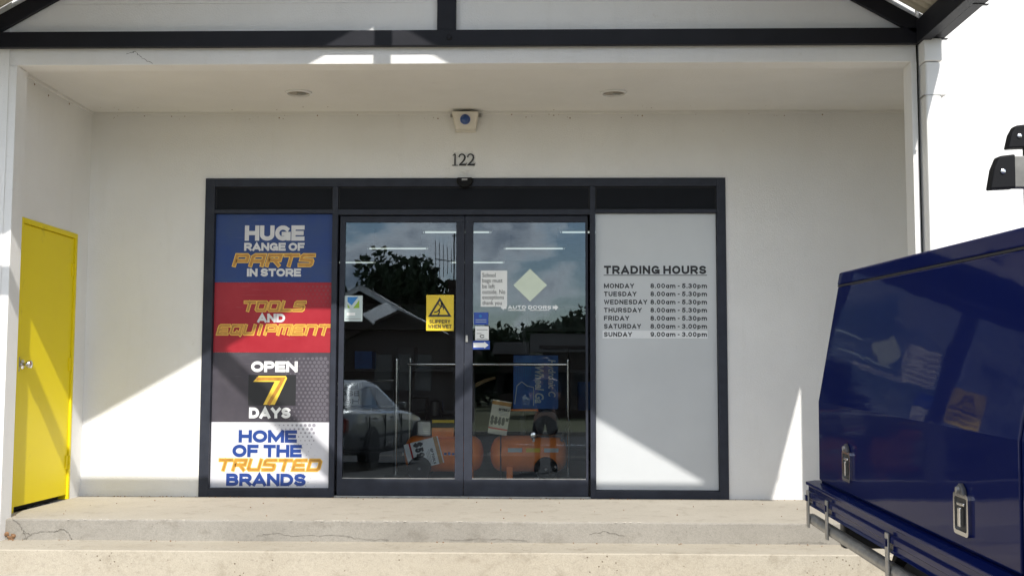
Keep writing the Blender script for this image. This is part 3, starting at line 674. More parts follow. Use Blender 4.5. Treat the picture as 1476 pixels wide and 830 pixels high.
r_ = drect(500, 450.5, 512, 454.5); B().box(r_[0], r_[1], YD-.002, YD-.0012, r_[2], r_[3]).add('print_block', 't_white', t); B().box(*[*drect(498, 459, 520, 460)[:2]], YD-.002, YD-.0012, *drect(498, 459, 520, 460)[2:]).add('print_line', 't_grey', t)
t = card('slippery_sign', (614.5, 425, 654, 476.5), 'sign_y', 'yellow slippery when wet warning sign with falling figure on the left door', 'sign', th=.002)
ys = YD-.003
def ring(parent, outer, inner, m, y):
    b = B(); n = len(outer)
    for i in range(n):
        j = (i+1) % n; q = [xd(*outer[i]), xd(*outer[j]), xd(*inner[j]), xd(*inner[i])]; b.quad(*[(x, y, z) for x, z in q])
    b.add('triangle', m, parent)
ring(t, [(634, 428.5), (651, 456.5), (617, 456.5)], [(634, 434), (646, 453.5), (622, 453.5)], 't_black', ys)
b = B()
for pl, ww in (([(636.5, 441), (633, 446.5), (630.5, 449), (626.5, 450)], .010), ([(633, 446.5), (633.5, 450), (632, 453)], .010), ([(637, 440), (634, 440.5), (632, 438)], .007), ([(636.5, 441), (639.5, 443.5), (639, 446)], .007)):
    strokes(b, [xd(*q) for q in pl], ww, ys)
c = xd(636.8, 437.6); b.poly([(c[0]+.010*cos(a), ys, c[1]+.010*sin(a)) for a in (2*pi*j/10 for j in range(10))]); b.add('falling_figure', 't_black', t)
block('SLIPPERY', drect(619, 460.8, 649, 465.8), ys, 't_black', t, .2, .16); block('WHEN WET', drect(617, 467.8, 651, 473), ys, 't_black', t, .2, .16)
t = card('school_bags_notice', (693, 390, 731, 442), 'paper', 'white paper notice asking that school bags be left outside', 'notice')
for i, (s, w_) in enumerate((('School', 19), ('bags must', 29), ('be left', 18), ('outside. No', 33), ('exceptions', 31), ('thank you', 28))):
    v = 393.3 + i*8.05; text(s, drect(695.3, v, 695.3+w_, v+6.2 + (1.3 if i in (1, 4, 5) else 0)), YD-.0022, 't_dark', t, .004)
t = card('diamond_sticker', (758, 405, 770, 417), 'diamond', 'pale green diamond sticker on the right door glass', 'sticker')
B().prism([(xd(u, v)[0], YD-.0012, xd(u, v)[1]) for u, v in ((740, 411), (764, 434.5), (788.5, 411), (764, 387.5))], (0, -.0008, 0)).add('diamond_face', 'diamond', t)
x0, x1, z0, z1 = drect(733, 440, 795, 447.5)
t = thing('auto_doors_sticker', ((x0+x1)/2, YD, z0), 'white auto doors lettering with arrows under the diamond sticker', 'sticker')
block('AUTO DOORS', drect(732, 440.2, 794.5, 445.4), YD-.0008, 't_white', t, .24, .14)
for s, u in ((1, 796.5), (-1, 730)):
    pts = [(u, 441), (u+s*4, 441), (u+s*4, 438.8), (u+s*8.5, 443), (u+s*4, 447.2), (u+s*4, 445), (u, 445)]
    B().prism([(xd(*q)[0], YD-.0003, xd(*q)[1]) for q in pts], (0, -.0005, 0)).add('arrow', 't_white', t)
for a, c_ in ((732, 758), (764, 792)):
    r_ = drect(a, 446.6, c_, 447.6); B().box(r_[0], r_[1], YD-.0008, YD-.0003, r_[2], r_[3]).add('fine_print', 't_white', t)
t = card('blue_info_sticker', (683, 450, 704, 468), 'sign_b', 'small square blue sticker above the white card on the right door', 'sticker')
b = B(); c = xd(692.5, 455.5); b.poly([(c[0]+.012*cos(a), YD-.002, c[1]+.012*sin(a)) for a in (2*pi*j/12 for j in range(12))]); b.add('emblem', 'sky_b', t)
for v in (460.5, 463.5): r_ = drect(685.5, v, 701, v+.7); B().box(r_[0], r_[1], YD-.0022, YD-.0015, r_[2], r_[3]).add('print_line', 'pale', t)
t = card('white_info_card', (685, 470, 704.5, 490), 'paper', 'small white information card between two blue stickers on the right door', 'card')
for v, a, c_ in ((474.8, 687, 703), (480, 687, 694), (487.8, 687, 703)): r_ = drect(a, v, c_, v+1); B().box(r_[0], r_[1], YD-.0022, YD-.0015, r_[2], r_[3]).add('print_line', 't_grey', t)
b = B(); strokes(b, [xd(695+3*cos(a), 484.5+1.9*sin(a)) for a in (0.6+5.0*j/10 for j in range(11))], .006, YD-.0022); b.add('symbol', 't_black', t)
t = card('arrow_sticker', (681.5, 491, 706, 503.5), 'sign_b', 'blue sticker with white arrow pointing right on the right door', 'sticker', y=YD)
flat(t, [(682.3, 493.8), (698, 493.8), (698, 492.2), (704.3, 497.2), (698, 502.2), (698, 500.6), (682.3, 500.6)], 't_white', 'arrow', YD-.0022)

# ------------------------------------------------------------------ inside the shop
YR = 1.95
def post(name, u, vt, y, r, label, base=True):
    x = on(u, 600, 1, y).x; zt = on(u, vt, 1, y).z
    t = thing(name, (x, y, 0), label, 'barrier post')
    B().tube([(x, y, .006), (x, y, zt)], r, 16).add('post', 'chrome', t, smooth=True)
    B().lathe([(zt, r*1.1), (zt+.012, r*1.05), (zt+.02, r*.4)], (x, y, 0), (0, 0, 1), 16).add('cap', 'chrome', t, smooth=True)
    if base: B().lathe([(-.002, .11), (.012, .10), (.022, .03)], (x, y, 0), (0, 0, 1), 24).add('base_plate', 'alu', t, smooth=True)
    return t, x
t, xp1 = post('gate_post', 571, 519, YR, .024, 'thick chrome gate post behind the left door glass')
for z in (.62, 1.0): B().lathe([(z, .032), (z+.05, .032)], (xp1, YR, 0), (0, 0, 1), 16).add('collar', 'chrome', t, smooth=True)
t2, xp2 = post('rail_post', 590.5, 518.5, YR+.05, .013, 'thin chrome post beside the thick gate post')
t3, xp3 = post('rail_post', 819, 520, YR-.05, .016, 'thin chrome post with flat round base behind the right door')
zr = on(700, 525, 1, YR).z
t = thing('barrier_rail', (.3, YR, zr), 'long chrome barrier rail above the orange compressors', 'rail')
B().tube([(xp2-.02, YR+.033, zr), (xp3, YR-.033, zr)], .015, 12).add('rail', 'chrome', t, smooth=True)
g = thing('entry_gate', (xp1-.5, YR, .66), 'chrome swing gate carrying an entry please push sign', 'gate')
xg = -2.0
za, zb = on(530, 548, 1, YR).z, on(530, 585.5, 1, YR).z
for z in (za, zb): B().tube([(xg, YR, z), (xp1-.026, YR, z)], .012, 12).add('gate_rail', 'chrome', g, smooth=True)
B().tube([(xg, YR, zb), (xg, YR, za)], .012, 10).add('gate_end', 'chrome', g, smooth=True)
r_ = pbox(462, 550, 521, 584, YR-.02)
b = B().box(r_[0], r_[1], YR-.018, YR-.013, r_[2], r_[3]); b.add('sign_board', 'paper', g)
B().box(r_[0], r_[1], YR-.0185, YR-.0182, r_[3]-.075, r_[3]).add('sign_band', 't_grey', g)
x1_ = pbox(462, 550, 517.5, 584, YR-.02)[1]; h = (r_[3]-r_[2])/3
for i, (s, w_) in enumerate((('ENTRY!', .34), ('PLEASE', .33), ('PUSH', .27))): block(s, (x1_-w_, x1_, r_[3]-h*(i+1)+.015, r_[3]-h*i-.012), YR-.0195, 't_black' if i else 't_white', g, .2, .12)
def compressor(u0, u1, vc, y, label, kind):
    a, c = on(u0, vc, 1, y), on(u1, vc, 1, y); x0, x1 = a.x, c.x; zc = a.z; r = .165; L = x1-x0
    t = thing('air_compressor', ((x0+x1)/2, y, 0), label, 'compressor', 'orange air compressors inside the doors')
    pr = [(0, .03), (.012, .085), (.035, .13), (.07, .156), (.105, r), (L-.105, r), (L-.07, .156), (L-.035, .13), (L-.012, .085), (L, .03)]
    B().lathe(pr, (x0, y, zc), (1, 0, 0), 32).add('tank', 'orange', t, smooth=True)
    B().lathe([(-.02, .022), (0, .022)], (x0, y, zc), (1, 0, 0), 12).add('tank_plug', 'chrome', t)
    wx = x0+.16 if kind == 'a' else x1-.20
    for s in (-1, 1):
        wy = y+s*.20
        wh = B().lathe([(-.02, .06), (-.02, .098), (-.012, .108), (.012, .108), (.02, .098), (.02, .06)], (wx, wy, .108), (0, 1, 0), 28).add('wheel', 'rubber', t, smooth=True)
        B().lathe([(-.016, .062), (.016, .062)], (wx, wy, .108), (0, 1, 0), 20).add('wheel_disc', 'shelf', wh); B().lathe([(-.024, .012), (.024, .012)], (wx, wy, .108), (0, 1, 0), 12).add('hub', 'chrome', wh)
    B().tube([(wx, y-.20, .108), (wx, y+.20, .108)], .01, 8).add('axle', 'zinc', t)
    fx = x1-.12 if kind == 'a' else x0+.18
    B().box(fx-.028, fx+.028, y-.12, y+.12, .0, zc-.10).add('foot', 'orange', t)
    B().tube([(x1-.06, y-.10, zc+.12), (x1+.02, y-.10, zc+.30), (x1+.02, y+.10, zc+.30), (x1-.06, y+.10, zc+.12)], .012, 10).add('handle', 'steel_dark', t, smooth=True) if kind == 'b' else None
    if kind == 'a':
        px = x0+.30
        B().box(px-.04, px+.16, y-.09, y+.09, zc+.150, zc+.24).add('pump_bracket', 'orange', t, bev=.004)
        B().box(px-.17, px-.05, y-.10, y+.07, zc+.165, zc+.30).add('pump_head', 'alu', t, bev=.008)
        h = B()
        for k in range(6): h.box(px-.175, px-.045, y-.106, y+.076, zc+.178+k*.019, zc+.184+k*.019)
        h.add('cooling_fins', 'zinc', t)
        B().lathe([(0, .062), (.22, .062), (.235, .045)], (px-.05, y, zc+.285), (1, 0, 0), 24).add('motor', 'steel_dark', t, smooth=True)
        lb_ = B().box(px-.04, px+.17, y-.098, y-.091, zc+.245, zc+.315).add('decal', 't_black', t)
        B().box(px-.036, px+.166, y-.0995, y-.0982, zc+.285, zc+.312).add('decal_band', 'sign_y', lb_)
        B().lathe([(0, .05), (.06, .055), (.13, .052), (.15, .02)], (px-.02, y-.02, zc+.345), (0, 0, 1), 16).add('air_filter', 'steel_dark', t, smooth=True)
        B().tube([(px-.10, y-.05, zc+.29), (px-.10, y-.05, zc+.47), (px+.05, y-.05, zc+.47), (px+.05, y-.05, zc+.34)], .008, 8).add('breather_pipe', 'chrome', t, smooth=True)
        for k in range(5): B().box(x0+.38+k*.036, x0+.405+k*.036, y-r-.0015, y-r+.006, zc-.004, zc+.018+.006*(k % 2)).add('worn_print', 't_blue', t)
    else:
        px = x0+.50
        B().box(px-.12, px+.16, y-.10, y+.12, zc+.155, zc+.185).add('pump_plate', 'steel_dark', t)
        B().box(px-.06, px+.06, y-.08, y+.08, zc+.185, zc+.40).add('pump_block', 'steel_dark', t, bev=.01)
        h = B()
        for k in range(7): h.box(px-.072, px+.072, y-.092, y+.092, zc+.27+k*.018, zc+.278+k*.018)
        h.add('cooling_fins', 'steel_dark', t)
        B().lathe([(0, .115), (.03, .125), (.05, .11)], (px+.02, y-.10, zc+.29), (0, -1, 0), 28).add('belt_guard', 'steel_dark', t, smooth=True)
        B().tube([(x0+.15, y-.06, zc+.155), (x0+.12, y-.06, zc+.23), (x0+.06, y-.06, zc+.28), (x0+.05, y-.06, zc+.40), (px-.06, y-.06, zc+.40)], .010, 8).add('delivery_pipe', 'orange', t, smooth=True)
        for k, (m_, w_) in enumerate((('pale', .13), ('sign_y', .13), ('pale', .13))): B().box(x0+.165+k*.165, x0+.165+k*.165+w_, y-r-.0022, y-r+.012, zc+.022, zc+.058).add('decal', m_, t)
        B().lathe([(0, .03), (.02, .03), (.024, .02)], (x0+.40, y-.10, zc+.17), (0, -1, 0), 16).add('pressure_gauge', 'chrome', t, smooth=True)
        B().box(x0+.39, x0+.41, y-.12, y-.08, zc+.11, zc+.19).add('gauge_stem', 'zinc', t)
    return t, x0, x1, zc
YC = 1.72
ca = compressor(583, 697, 653, YC, 'orange wheeled air compressor with a tilted price card leaning on its tank', 'a')
cb_ = compressor(707, 818, 653, YC, 'orange air compressor with black pump and an upright 849 price card', 'b')
def price_card(px, y, tilt, label, big, m, name='price_card'):
    x0, x1, z0, z1 = pbox(*px, y); cx_, cz = (x0+x1)/2, (z0+z1)/2; W, H = (x1-x0), (z1-z0)
    t = thing(name, (cx_, y, cz), label, 'price card'); t.rotation_euler = (0, tilt, 0)
    def q(b, n, mm): return b.add(n, mm, t, local=True)
    q(B().box(-W/2, W/2, -.002, 0, -H/2, H/2), 'card', m); q(B().box(-W/2, W/2, -.0032, -.0022, -H*.36, -H*.31), 'stripe', 'red')
    def tx(s, x0, x1, z0, z1, mm='t_black'): block(s, (x0, x1, z0, z1), -.0035, mm, t, .26, .10, local=True)
    tx(big, -W*.46, W*.30, -H*.22, H*.02); tx('00', W*.33, W*.48, -H*.09, H*.02); tx('GP TOOLS', -W*.12, W*.46, H*.20, H*.28); 
    for k in range(3): q(B().box(-W*(.12-.05*k), W*.44, -.0034, -.0024, H*(.155-.04*k), H*(.172-.04*k)), 'fine_print', 't_grey')
    q(B().box(-W*.5, W*.5, -.0032, -.0022, H*.36, H*.47), 'heading_band', 't_amber')
    return t
price_card((706.5, 577, 734, 626), YC-.17, radians(9), 'upright cream price card reading 849 above the right hand compressor', '$849', 'paper_y')
price_card((591.5, 628, 630.5, 679), YC-.1685, radians(75), 'white price card turned on its side reading 599 on the compressor tank', '$599', 'paper')
# card holders
hx = on(722, 600, 1, YC-.15).x
t = thing('card_stand', (hx, YC-.155, .0), 'thin dark wire stand holding the upright price card', 'stand')
B().tube([(hx, YC-.160, .0), (hx, YC-.160, .72)], .006, 8).add('rod', 'steel_dark', t); B().lathe([(0, .06), (.008, .055)], (hx, YC-.160, 0), (0, 0, 1), 16).add('base', 'steel_dark', t)
# blue display banner
YBN = 2.35
x0, x1, z0, z1 = pbox(740, 512, 804.5, 589, YBN)
t = thing('display_banner', ((x0+x1)/2, YBN, 0), 'blue cardboard display banner with sideways white lettering behind the rail', 'banner')
B().box(x0, x1, YBN, YBN+.03, z0, z1).add('board', 'banner', t)
for xx in (x0+.08, x1-.08): B().box(xx-.012, xx+.012, YBN+.031, YBN+.05, 0, z1-.1).add('leg', 'steel_dark', t)
def vtext(s, u0, v0, u1, v1, m, bold):
    vs_, fs_ = glyphs(s, bold, 1.0, .2); X0, X1, Z0, Z1 = pbox(u0, v0, u1, v1, YBN); ax = [v[0] for v in vs_]; ay = [v[1] for v in vs_]
    b = B(); b.v = [(X0+(v[1]-min(ay))/(max(ay)-min(ay))*(X1-X0), YBN-.001, Z1-(v[0]-min(ax))/(max(ax)-min(ax))*(Z1-Z0)) for v in vs_]; b.f = list(fs_); b.add('lettering', m, t)
vtext('Wheel Ga', 771, 527, 784, 581, 'pale', .03); vtext('Hydronic C', 787, 518, 801, 572, 'pale', .02)
for k in range(7): r_ = pbox(744+k*3.3, 516, 745+k*3.3, 548-k*1.2, YBN); B().box(r_[0], r_[1], YBN-.001, YBN-.0002, r_[2], r_[3]).add('fine_print', 'sky_b', t)
b = B(); strokes(b, [(on(u, v, 1, YBN).x, on(u, v, 1, YBN).z) for u, v in ((742, 582), (745, 556), (752, 550), (760, 556), (769, 558), (769, 584))], .008, YBN-.001); b.add('outline_drawing', 'pale', t)
# shelving in the dim room behind
rnd = random.Random(12)
for si, (xs, ysh, n, lab) in enumerate(((-1.9, 3.6, 3.2, 'dark metal shelf unit behind the gate and left compressor'), (1.5, 4.0, 2.2, 'dark metal shelf unit behind the blue display banner'), (-.2, 8.0, 4.5, 'long dark shelf unit deep inside the shop'))):
    t = thing('shelf_unit', (xs, ysh, 0), lab, 'shelf', 'shelf units inside the shop')
    for xx in (xs-n/2, xs+n/2-.04): B().box(xx, xx+.04, ysh-.22, ysh+.22, 0, 1.75).add('upright', 'shelf', t)
    B().box(xs-n/2, xs+n/2, ysh+.20, ysh+.22, .0, 1.75).add('back_panel', 'shelf', t)
    for z in (.12, .55, 1.0, 1.45):
        B().box(xs-n/2+.04, xs+n/2-.04, ysh-.24, ysh+.2, z, z+.025).add('shelf_board', 'shelf', t)
        x = xs-n/2+.08
        while x < xs+n/2-.3:
            w_ = rnd.uniform(.12, .3); h_ = rnd.uniform(.12, .34); m_ = rnd.choice(('int_wall', 'brick', 'banner', 'steel_dark', 'shelf'))
            if (z == .55 or z == 1.0) and si < 2:
                o = B().box(x, x+w_, ysh-.2, ysh+.1, z+.0255, z+.0255+h_).add('stock_box', m_, None, bev=.004)
                tag(o, {'int_wall': 'grey', 'brick': 'brown', 'banner': 'blue', 'steel_dark': 'black', 'shelf': 'charcoal'}[m_] + ' stock box on the ' + ('lower' if z == .55 else 'upper') + ' shelf behind the ' + ('entry gate' if si == 0 else 'display banner'), 'box', 'stock boxes on the shelves')
            x += w_+rnd.uniform(.2, .5)
a_, c_ = on(684, 556, 1, 3.3), on(714, 544, 1, 3.3)
t = thing('tool_handle', ((a_.x+c_.x)/2, 3.3, a_.z), 'pale wooden tool handle leaning out behind the barrier rail', 'tool')
B().tube([a_, a_.lerp(c_, .5)+Vector((0, 0, .012)), c_], [.022, .020, .014], 10).add('handle', 'wood', t, smooth=True)
B().box(a_.x-.05, a_.x+.01, 3.26, 3.34, 0, a_.z+.03).add('rack', 'shelf', t)
# lit fluorescent battens on the shop ceiling
ZT = 3.5
for v, us in ((335, (659, 857)), (358.5, (573.5, 770)), (378.5, (502, 688))):
    for u in us:
        p_ = on(u, v, 2, ZT); x, y = p_.x, p_.y
        t = thing('fluorescent_light', (x, y, ZT), 'lit fluorescent batten hanging under the dark shop ceiling', 'ceiling light', 'fluorescent lights in the shop')
        B().box(x-.62, x+.62, y-.05, y+.05, ZT+.02, ZT+.07).add('batten', 'plastic_w', t); B().tube([(x-.6, y, ZT), (x+.6, y, ZT)], .013, 8).add('tube', 'tube', t)
        for q in (-.58, .58): B().box(x+q-.012, x+q+.012, y-.02, y+.02, ZT-.02, ZT+.02).add('tube_holder', 'plastic_w', t); B().box(x+q*.8-.004, x+q*.8+.004, y-.004, y+.004, ZT+.07, 3.9).add('hanger', 'zinc', t)

# ------------------------------------------------------------------ blue utility vehicle with service canopy
UY = -3.80
ute = thing('utility_vehicle', (1.84, UY, gz(UY)), 'dark blue utility vehicle with lockable service canopy and roof bars parked by the steps', 'vehicle')
ute.rotation_euler = (radians(1.6), 0, 0)
def U(b, n, m, parent=ute, **k): return b.add(n, m, parent, local=True, **k)
HB, HC, HT, LN, WD = .815, 1.168, 1.722, 2.13, 1.76
prof = [(.0, HB), (.0, HC), (.098, HT-.040), (WD-.098, HT-.040), (WD, HC), (WD, HB)]
body = U(B().prism([(x, -2.55, z) for x, z in prof], (0, 2.55, 0)), 'canopy_body', 'blue', bev=.006)
lip = [(.080, HT-.042), (.090, HT+.012), (.104, HT+.016), (WD-.104, HT+.016), (WD-.09, HT+.012), (WD-.080, HT-.042)]
U(B().prism([(x, -2.56, z) for x, z in lip], (0, 2.565, 0)), 'canopy_roof', 'blue', bev=.006)
U(B().prism([(.082, -2.56, HT-.050), (.096, -2.56, HT-.050), (.096, -2.56, HT-.0425), (.082, -2.56, HT-.0425)], (0, 2.562, 0)), 'roof_seal', 'gasket')
# lift-up side door, folded at the waist
sdp = [(-.014, HB+.012), (-.014, HC), (.078, HT-.051), (.092, HT-.051), (.0, HC), (.0, HB+.012)]
cd = U(B().prism([(x, -LN, z) for x, z in sdp], (0, LN-.018, 0)), 'canopy_door', 'blue', bev=.005)
cd2 = U(B().prism([(x, -2.54, z) for x, z in sdp], (0, 2.54-LN-.016, 0)), 'canopy_door', 'blue', bev=.005)
U(B().prism([(.001, -LN-.013, HB+.02), (.001, -LN-.013, HC), (-.004, -LN-.013, HC), (-.004, -LN-.013, HB+.02)], (0, .01, 0)), 'door_seal', 'gasket')
for yl, zl in ((-.497, .935), (-1.74, .925)):
    zl0 = zl-.088
    bz = U(B(), 'latch', 'chrome', cd) if False else None
    b = B(); hw, hh, th = .058, .060, .006
    def rr(w_, h_, k=5, r=.014):
        out = []
        for cx_, cz, a0 in ((w_-r, h_-r, 0), (-w_+r, h_-r, 90), (-w_+r, -h_+r, 180), (w_-r, -h_+r, 270)):
            out += [(cx_+r*cos(radians(a0+90*j/k)), cz+r*sin(radians(a0+90*j/k))) for j in range(k+1)]
        return out
    o_, i_ = rr(hw, hh), rr(hw-.011, hh-.012, r=.008); n = len(o_); xo, xi = -.024, -.0145
    for j in range(n):
        k2 = (j+1) % n
        P = lambda q, x: (x, yl+q[0], zl+q[1])
        b.quad(P(o_[j], xo), P(o_[k2], xo), P(i_[k2], xo), P(i_[j], xo)); b.quad(P(o_[j], xi), P(o_[k2], xi), P(o_[k2], xo), P(o_[j], xo)); b.quad(P(i_[j], xo), P(i_[k2], xo), P(i_[k2], xi+.0), P(i_[j], xi+.0))
    lt = U(b, 'latch', 'chrome', cd)
    U(B().prism([(-.0148, yl+q[0], zl+q[1]) for q in i_], (-.002, 0, 0)), 'latch_pan', 'steel_dark', lt)
    U(B().box(-.030, -.0168, yl-.011, yl+.011, zl-.036, zl+.020).box(-.026, -.0168, yl-.028, yl+.028, zl+.024, zl+.034), 'latch_lever', 'chrome', lt, bev=.003)
    U(B().prism([(-.0145, yl-.034, zl+hh-.004), (-.0145, yl+.034, zl+hh-.004), (-.0145, yl+.024, zl+hh+.016), (-.0145, yl, zl+hh+.030), (-.0145, yl-.024, zl+hh+.016)], (-.014, 0, 0)), 'lock_cover', 'shelf', lt, bev=.004)
    U(B().lathe([(0, .010), (.008, .009)], (-.028, yl, zl+hh+.010), (-1, 0, 0), 14), 'lock_barrel', 'zinc', lt)
# tray with stepped rail
U(B().box(.02, WD-.02, -2.6, .03, HB-.10, HB), 'tray_floor', 'steel_dark')
rp_ = [(-.020, HB+.004), (-.060, HB-.002), (-.060, HB-.014), (-.048, HB-.020), (-.048, HB-.040), (-.058, HB-.046), (-.058, HB-.066), (-.048, HB-.072), (-.048, HB-.092), (-.058, HB-.100), (.02, HB-.100), (.02, HB+.004)]
rail = U(B().prism([(x, -2.62, z) for x, z in rp_], (0, 2.66, 0)), 'tray_rail', 'blue', bev=.002)
U(B().prism([(WD-x, -2.62, z) for x, z in rp_][::-1], (0, 2.66, 0)), 'tray_rail', 'blue', bev=.002)
for yb_ in (-.010, -.34, -1.16, -1.98, -2.52):
    br = U(B().box(-.066, -.059, yb_-.018, yb_+.018, HB-.195, HB-.035), 'tie_bracket', 'zinc', rail, bev=.002)
    U(B().box(-.072, -.066, yb_-.012, yb_+.012, HB-.080, HB-.056), 'bracket_bolt', 'blue', rail)
U(B().tube([(-.034, -2.55, HB-.165), (-.034, .035, HB-.165)], .024, 14), 'tie_rail', 'zinc', smooth=True)
U(B().box(.45, .55, -6.2, .0, .50, .66).box(WD-.55, WD-.45, -6.2, .0, .50, .66), 'chassis_rail', 'steel_dark')
U(B().box(.1, WD-.1, .03, .09, .52, .66), 'rear_bumper', 'steel_dark', bev=.01)
for xx in (.14, WD-.30): U(B().box(xx, xx+.16, .091, .12, .54, .63), 'tail_light', 'lamp_red', bev=.004)
def wheel(x, y, r, w_, parent, s):
    o = U(B().lathe([(-w_/2, r*.62), (-w_/2, r*.93), (-w_*.36, r), (w_*.36, r), (w_/2, r*.93), (w_/2, r*.62)], (x, y, r), (1, 0, 0), 36), 'wheel', 'rubber', parent, smooth=True)
    U(B().lathe([(-w_*.4, r*.63), (w_*.42, r*.63), (w_*.30, r*.5), (w_*.34, .06), (w_*.36, .02)] if s > 0 else [(-w_*.36, .02), (-w_*.34, .06), (-w_*.30, r*.5), (-w_*.42, r*.63), (w_*.4, r*.63)], (x, y, r), (1, 0, 0), 28), 'rim', 'alu', o, smooth=True)
for y in (-1.28, -4.35):
    wheel(.13, y, .365, .24, ute, -1); wheel(WD-.13, y, .365, .24, ute, 1)
for s, x in ((1, .02), (-1, WD-.26)):
    arc = [(x, -1.28+.46*cos(a), .365+.43*sin(a)) for a in (pi*j/12 for j in range(13))]; arc2 = [(x, -1.28+.44*cos(a), .365+.40*sin(a)) for a in (pi*j/12 for j in range(12, -1, -1))]
    b = B()
    for j in range(12): b.prism([arc[j], arc[j+1], arc2[11-j], arc2[12-j]], (.24, 0, 0))
    U(b, 'mudguard', 'plastic_b')
# cab
cabp = [(-2.62, .55), (-2.62, 1.02), (-2.72, 1.12), (-2.90, 1.74), (-3.1, 1.80), (-3.9, 1.80), (-4.10, 1.74), (-4.66, 1.16), (-5.6, 1.04), (-5.78, .92), (-5.84, .62), (-5.82, .40), (-4.85, .38), (-4.80, .60), (-4.6, .78), (-4.35, .84), (-4.1, .78), (-3.9, .60), (-3.86, .38), (-2.75, .38)]
cab = U(B().prism([(.04, y, z) for y, z in cabp], (WD-.08, 0, 0)), 'cab', 'blue', bev=.03)
for x, s in ((.036, -1), (WD-.036, 1)):
    U(B().prism([(x, y, z) for y, z in ((-2.86, 1.14), (-3.02, 1.68), (-3.56, 1.70), (-3.56, 1.14))], (s*.004, 0, 0)), 'side_window', 'carglass', cab)
    U(B().prism([(x, y, z) for y, z in ((-3.62, 1.14), (-3.62, 1.70), (-4.06, 1.68), (-4.50, 1.18))], (s*.004, 0, 0)), 'side_window', 'carglass', cab)
    U(B().box(min(x, x+s*.16), max(x, x+s*.16), -4.42, -4.34, 1.14, 1.32), 'wing_mirror', 'plastic_b', cab, bev=.015)
    U(B().box(x-.003+s*.006, x+.003+s*.006, -3.1, -2.95, 1.0, 1.03), 'door_handle', 'chrome', cab)
    U(B().box(x-.12 if s > 0 else x, x if s > 0 else x+.12, -5.83, -5.74, .74, .90), 'headlight', 'lamp_clear', cab, bev=.01)
U(B().prism([(.16, -4.145, 1.69), (WD-.16, -4.145, 1.69), (WD-.12, -4.645, 1.20), (.12, -4.645, 1.20)], (0, -.02, .022)), 'windscreen', 'carglass', cab)
U(B().box(.2, WD-.2, -5.86, -5.83, .66, .86), 'grille', 'plastic_b', cab)
# roof bars on stands
def bar(x0, yb_, z, hgt, dep, tilt):
    t = U(B().box(x0+.055, WD-.2, yb_-dep/2, yb_+dep/2, z-hgt/2, z+hgt/2), 'roof_bar', 'bar', ute, bev=.004)
    P = [(x0+.075, z+hgt*.56), (x0+.018, z+hgt*.50), (x0-.002, z+hgt*.1), (x0-.016, z-hgt*.56), (x0+.075, z-hgt*.52)]
    U(B().prism([(x, yb_-dep*.56, zz) for x, zz in P], (0, dep*1.12, 0)), 'end_cap', 'plastic_b', t, bev=.006)
    U(B().lathe([(0, .009), (.004, .009), (.006, .004)], (x0+.028, yb_-dep*.56, z), (0, -1, 0), 12), 'cap_screw', 'chrome', t, smooth=True)
    for xx in (.75, 1.3): U(B().box(xx-.02, xx+.02, yb_-.02, yb_+.02, HT+.01, z-hgt/2), 'bar_stand', 'steel_dark', t)
q1 = on(1430, 249, 1, -4.75); q2 = on(1455, 198, 1, -4.3)
def tol(p): return Vector((p.x-1.84, (p.y-UY)*cos(radians(1.6))+(p.z-gz(UY))*sin(radians(1.6)), -(p.y-UY)*sin(radians(1.6))+(p.z-gz(UY))*cos(radians(1.6))))
a = tol(q1); bar(a.x, a.y, a.z, .115, .05, 0); a = tol(q2); bar(a.x, a.y, a.z, .088, .05, 0)

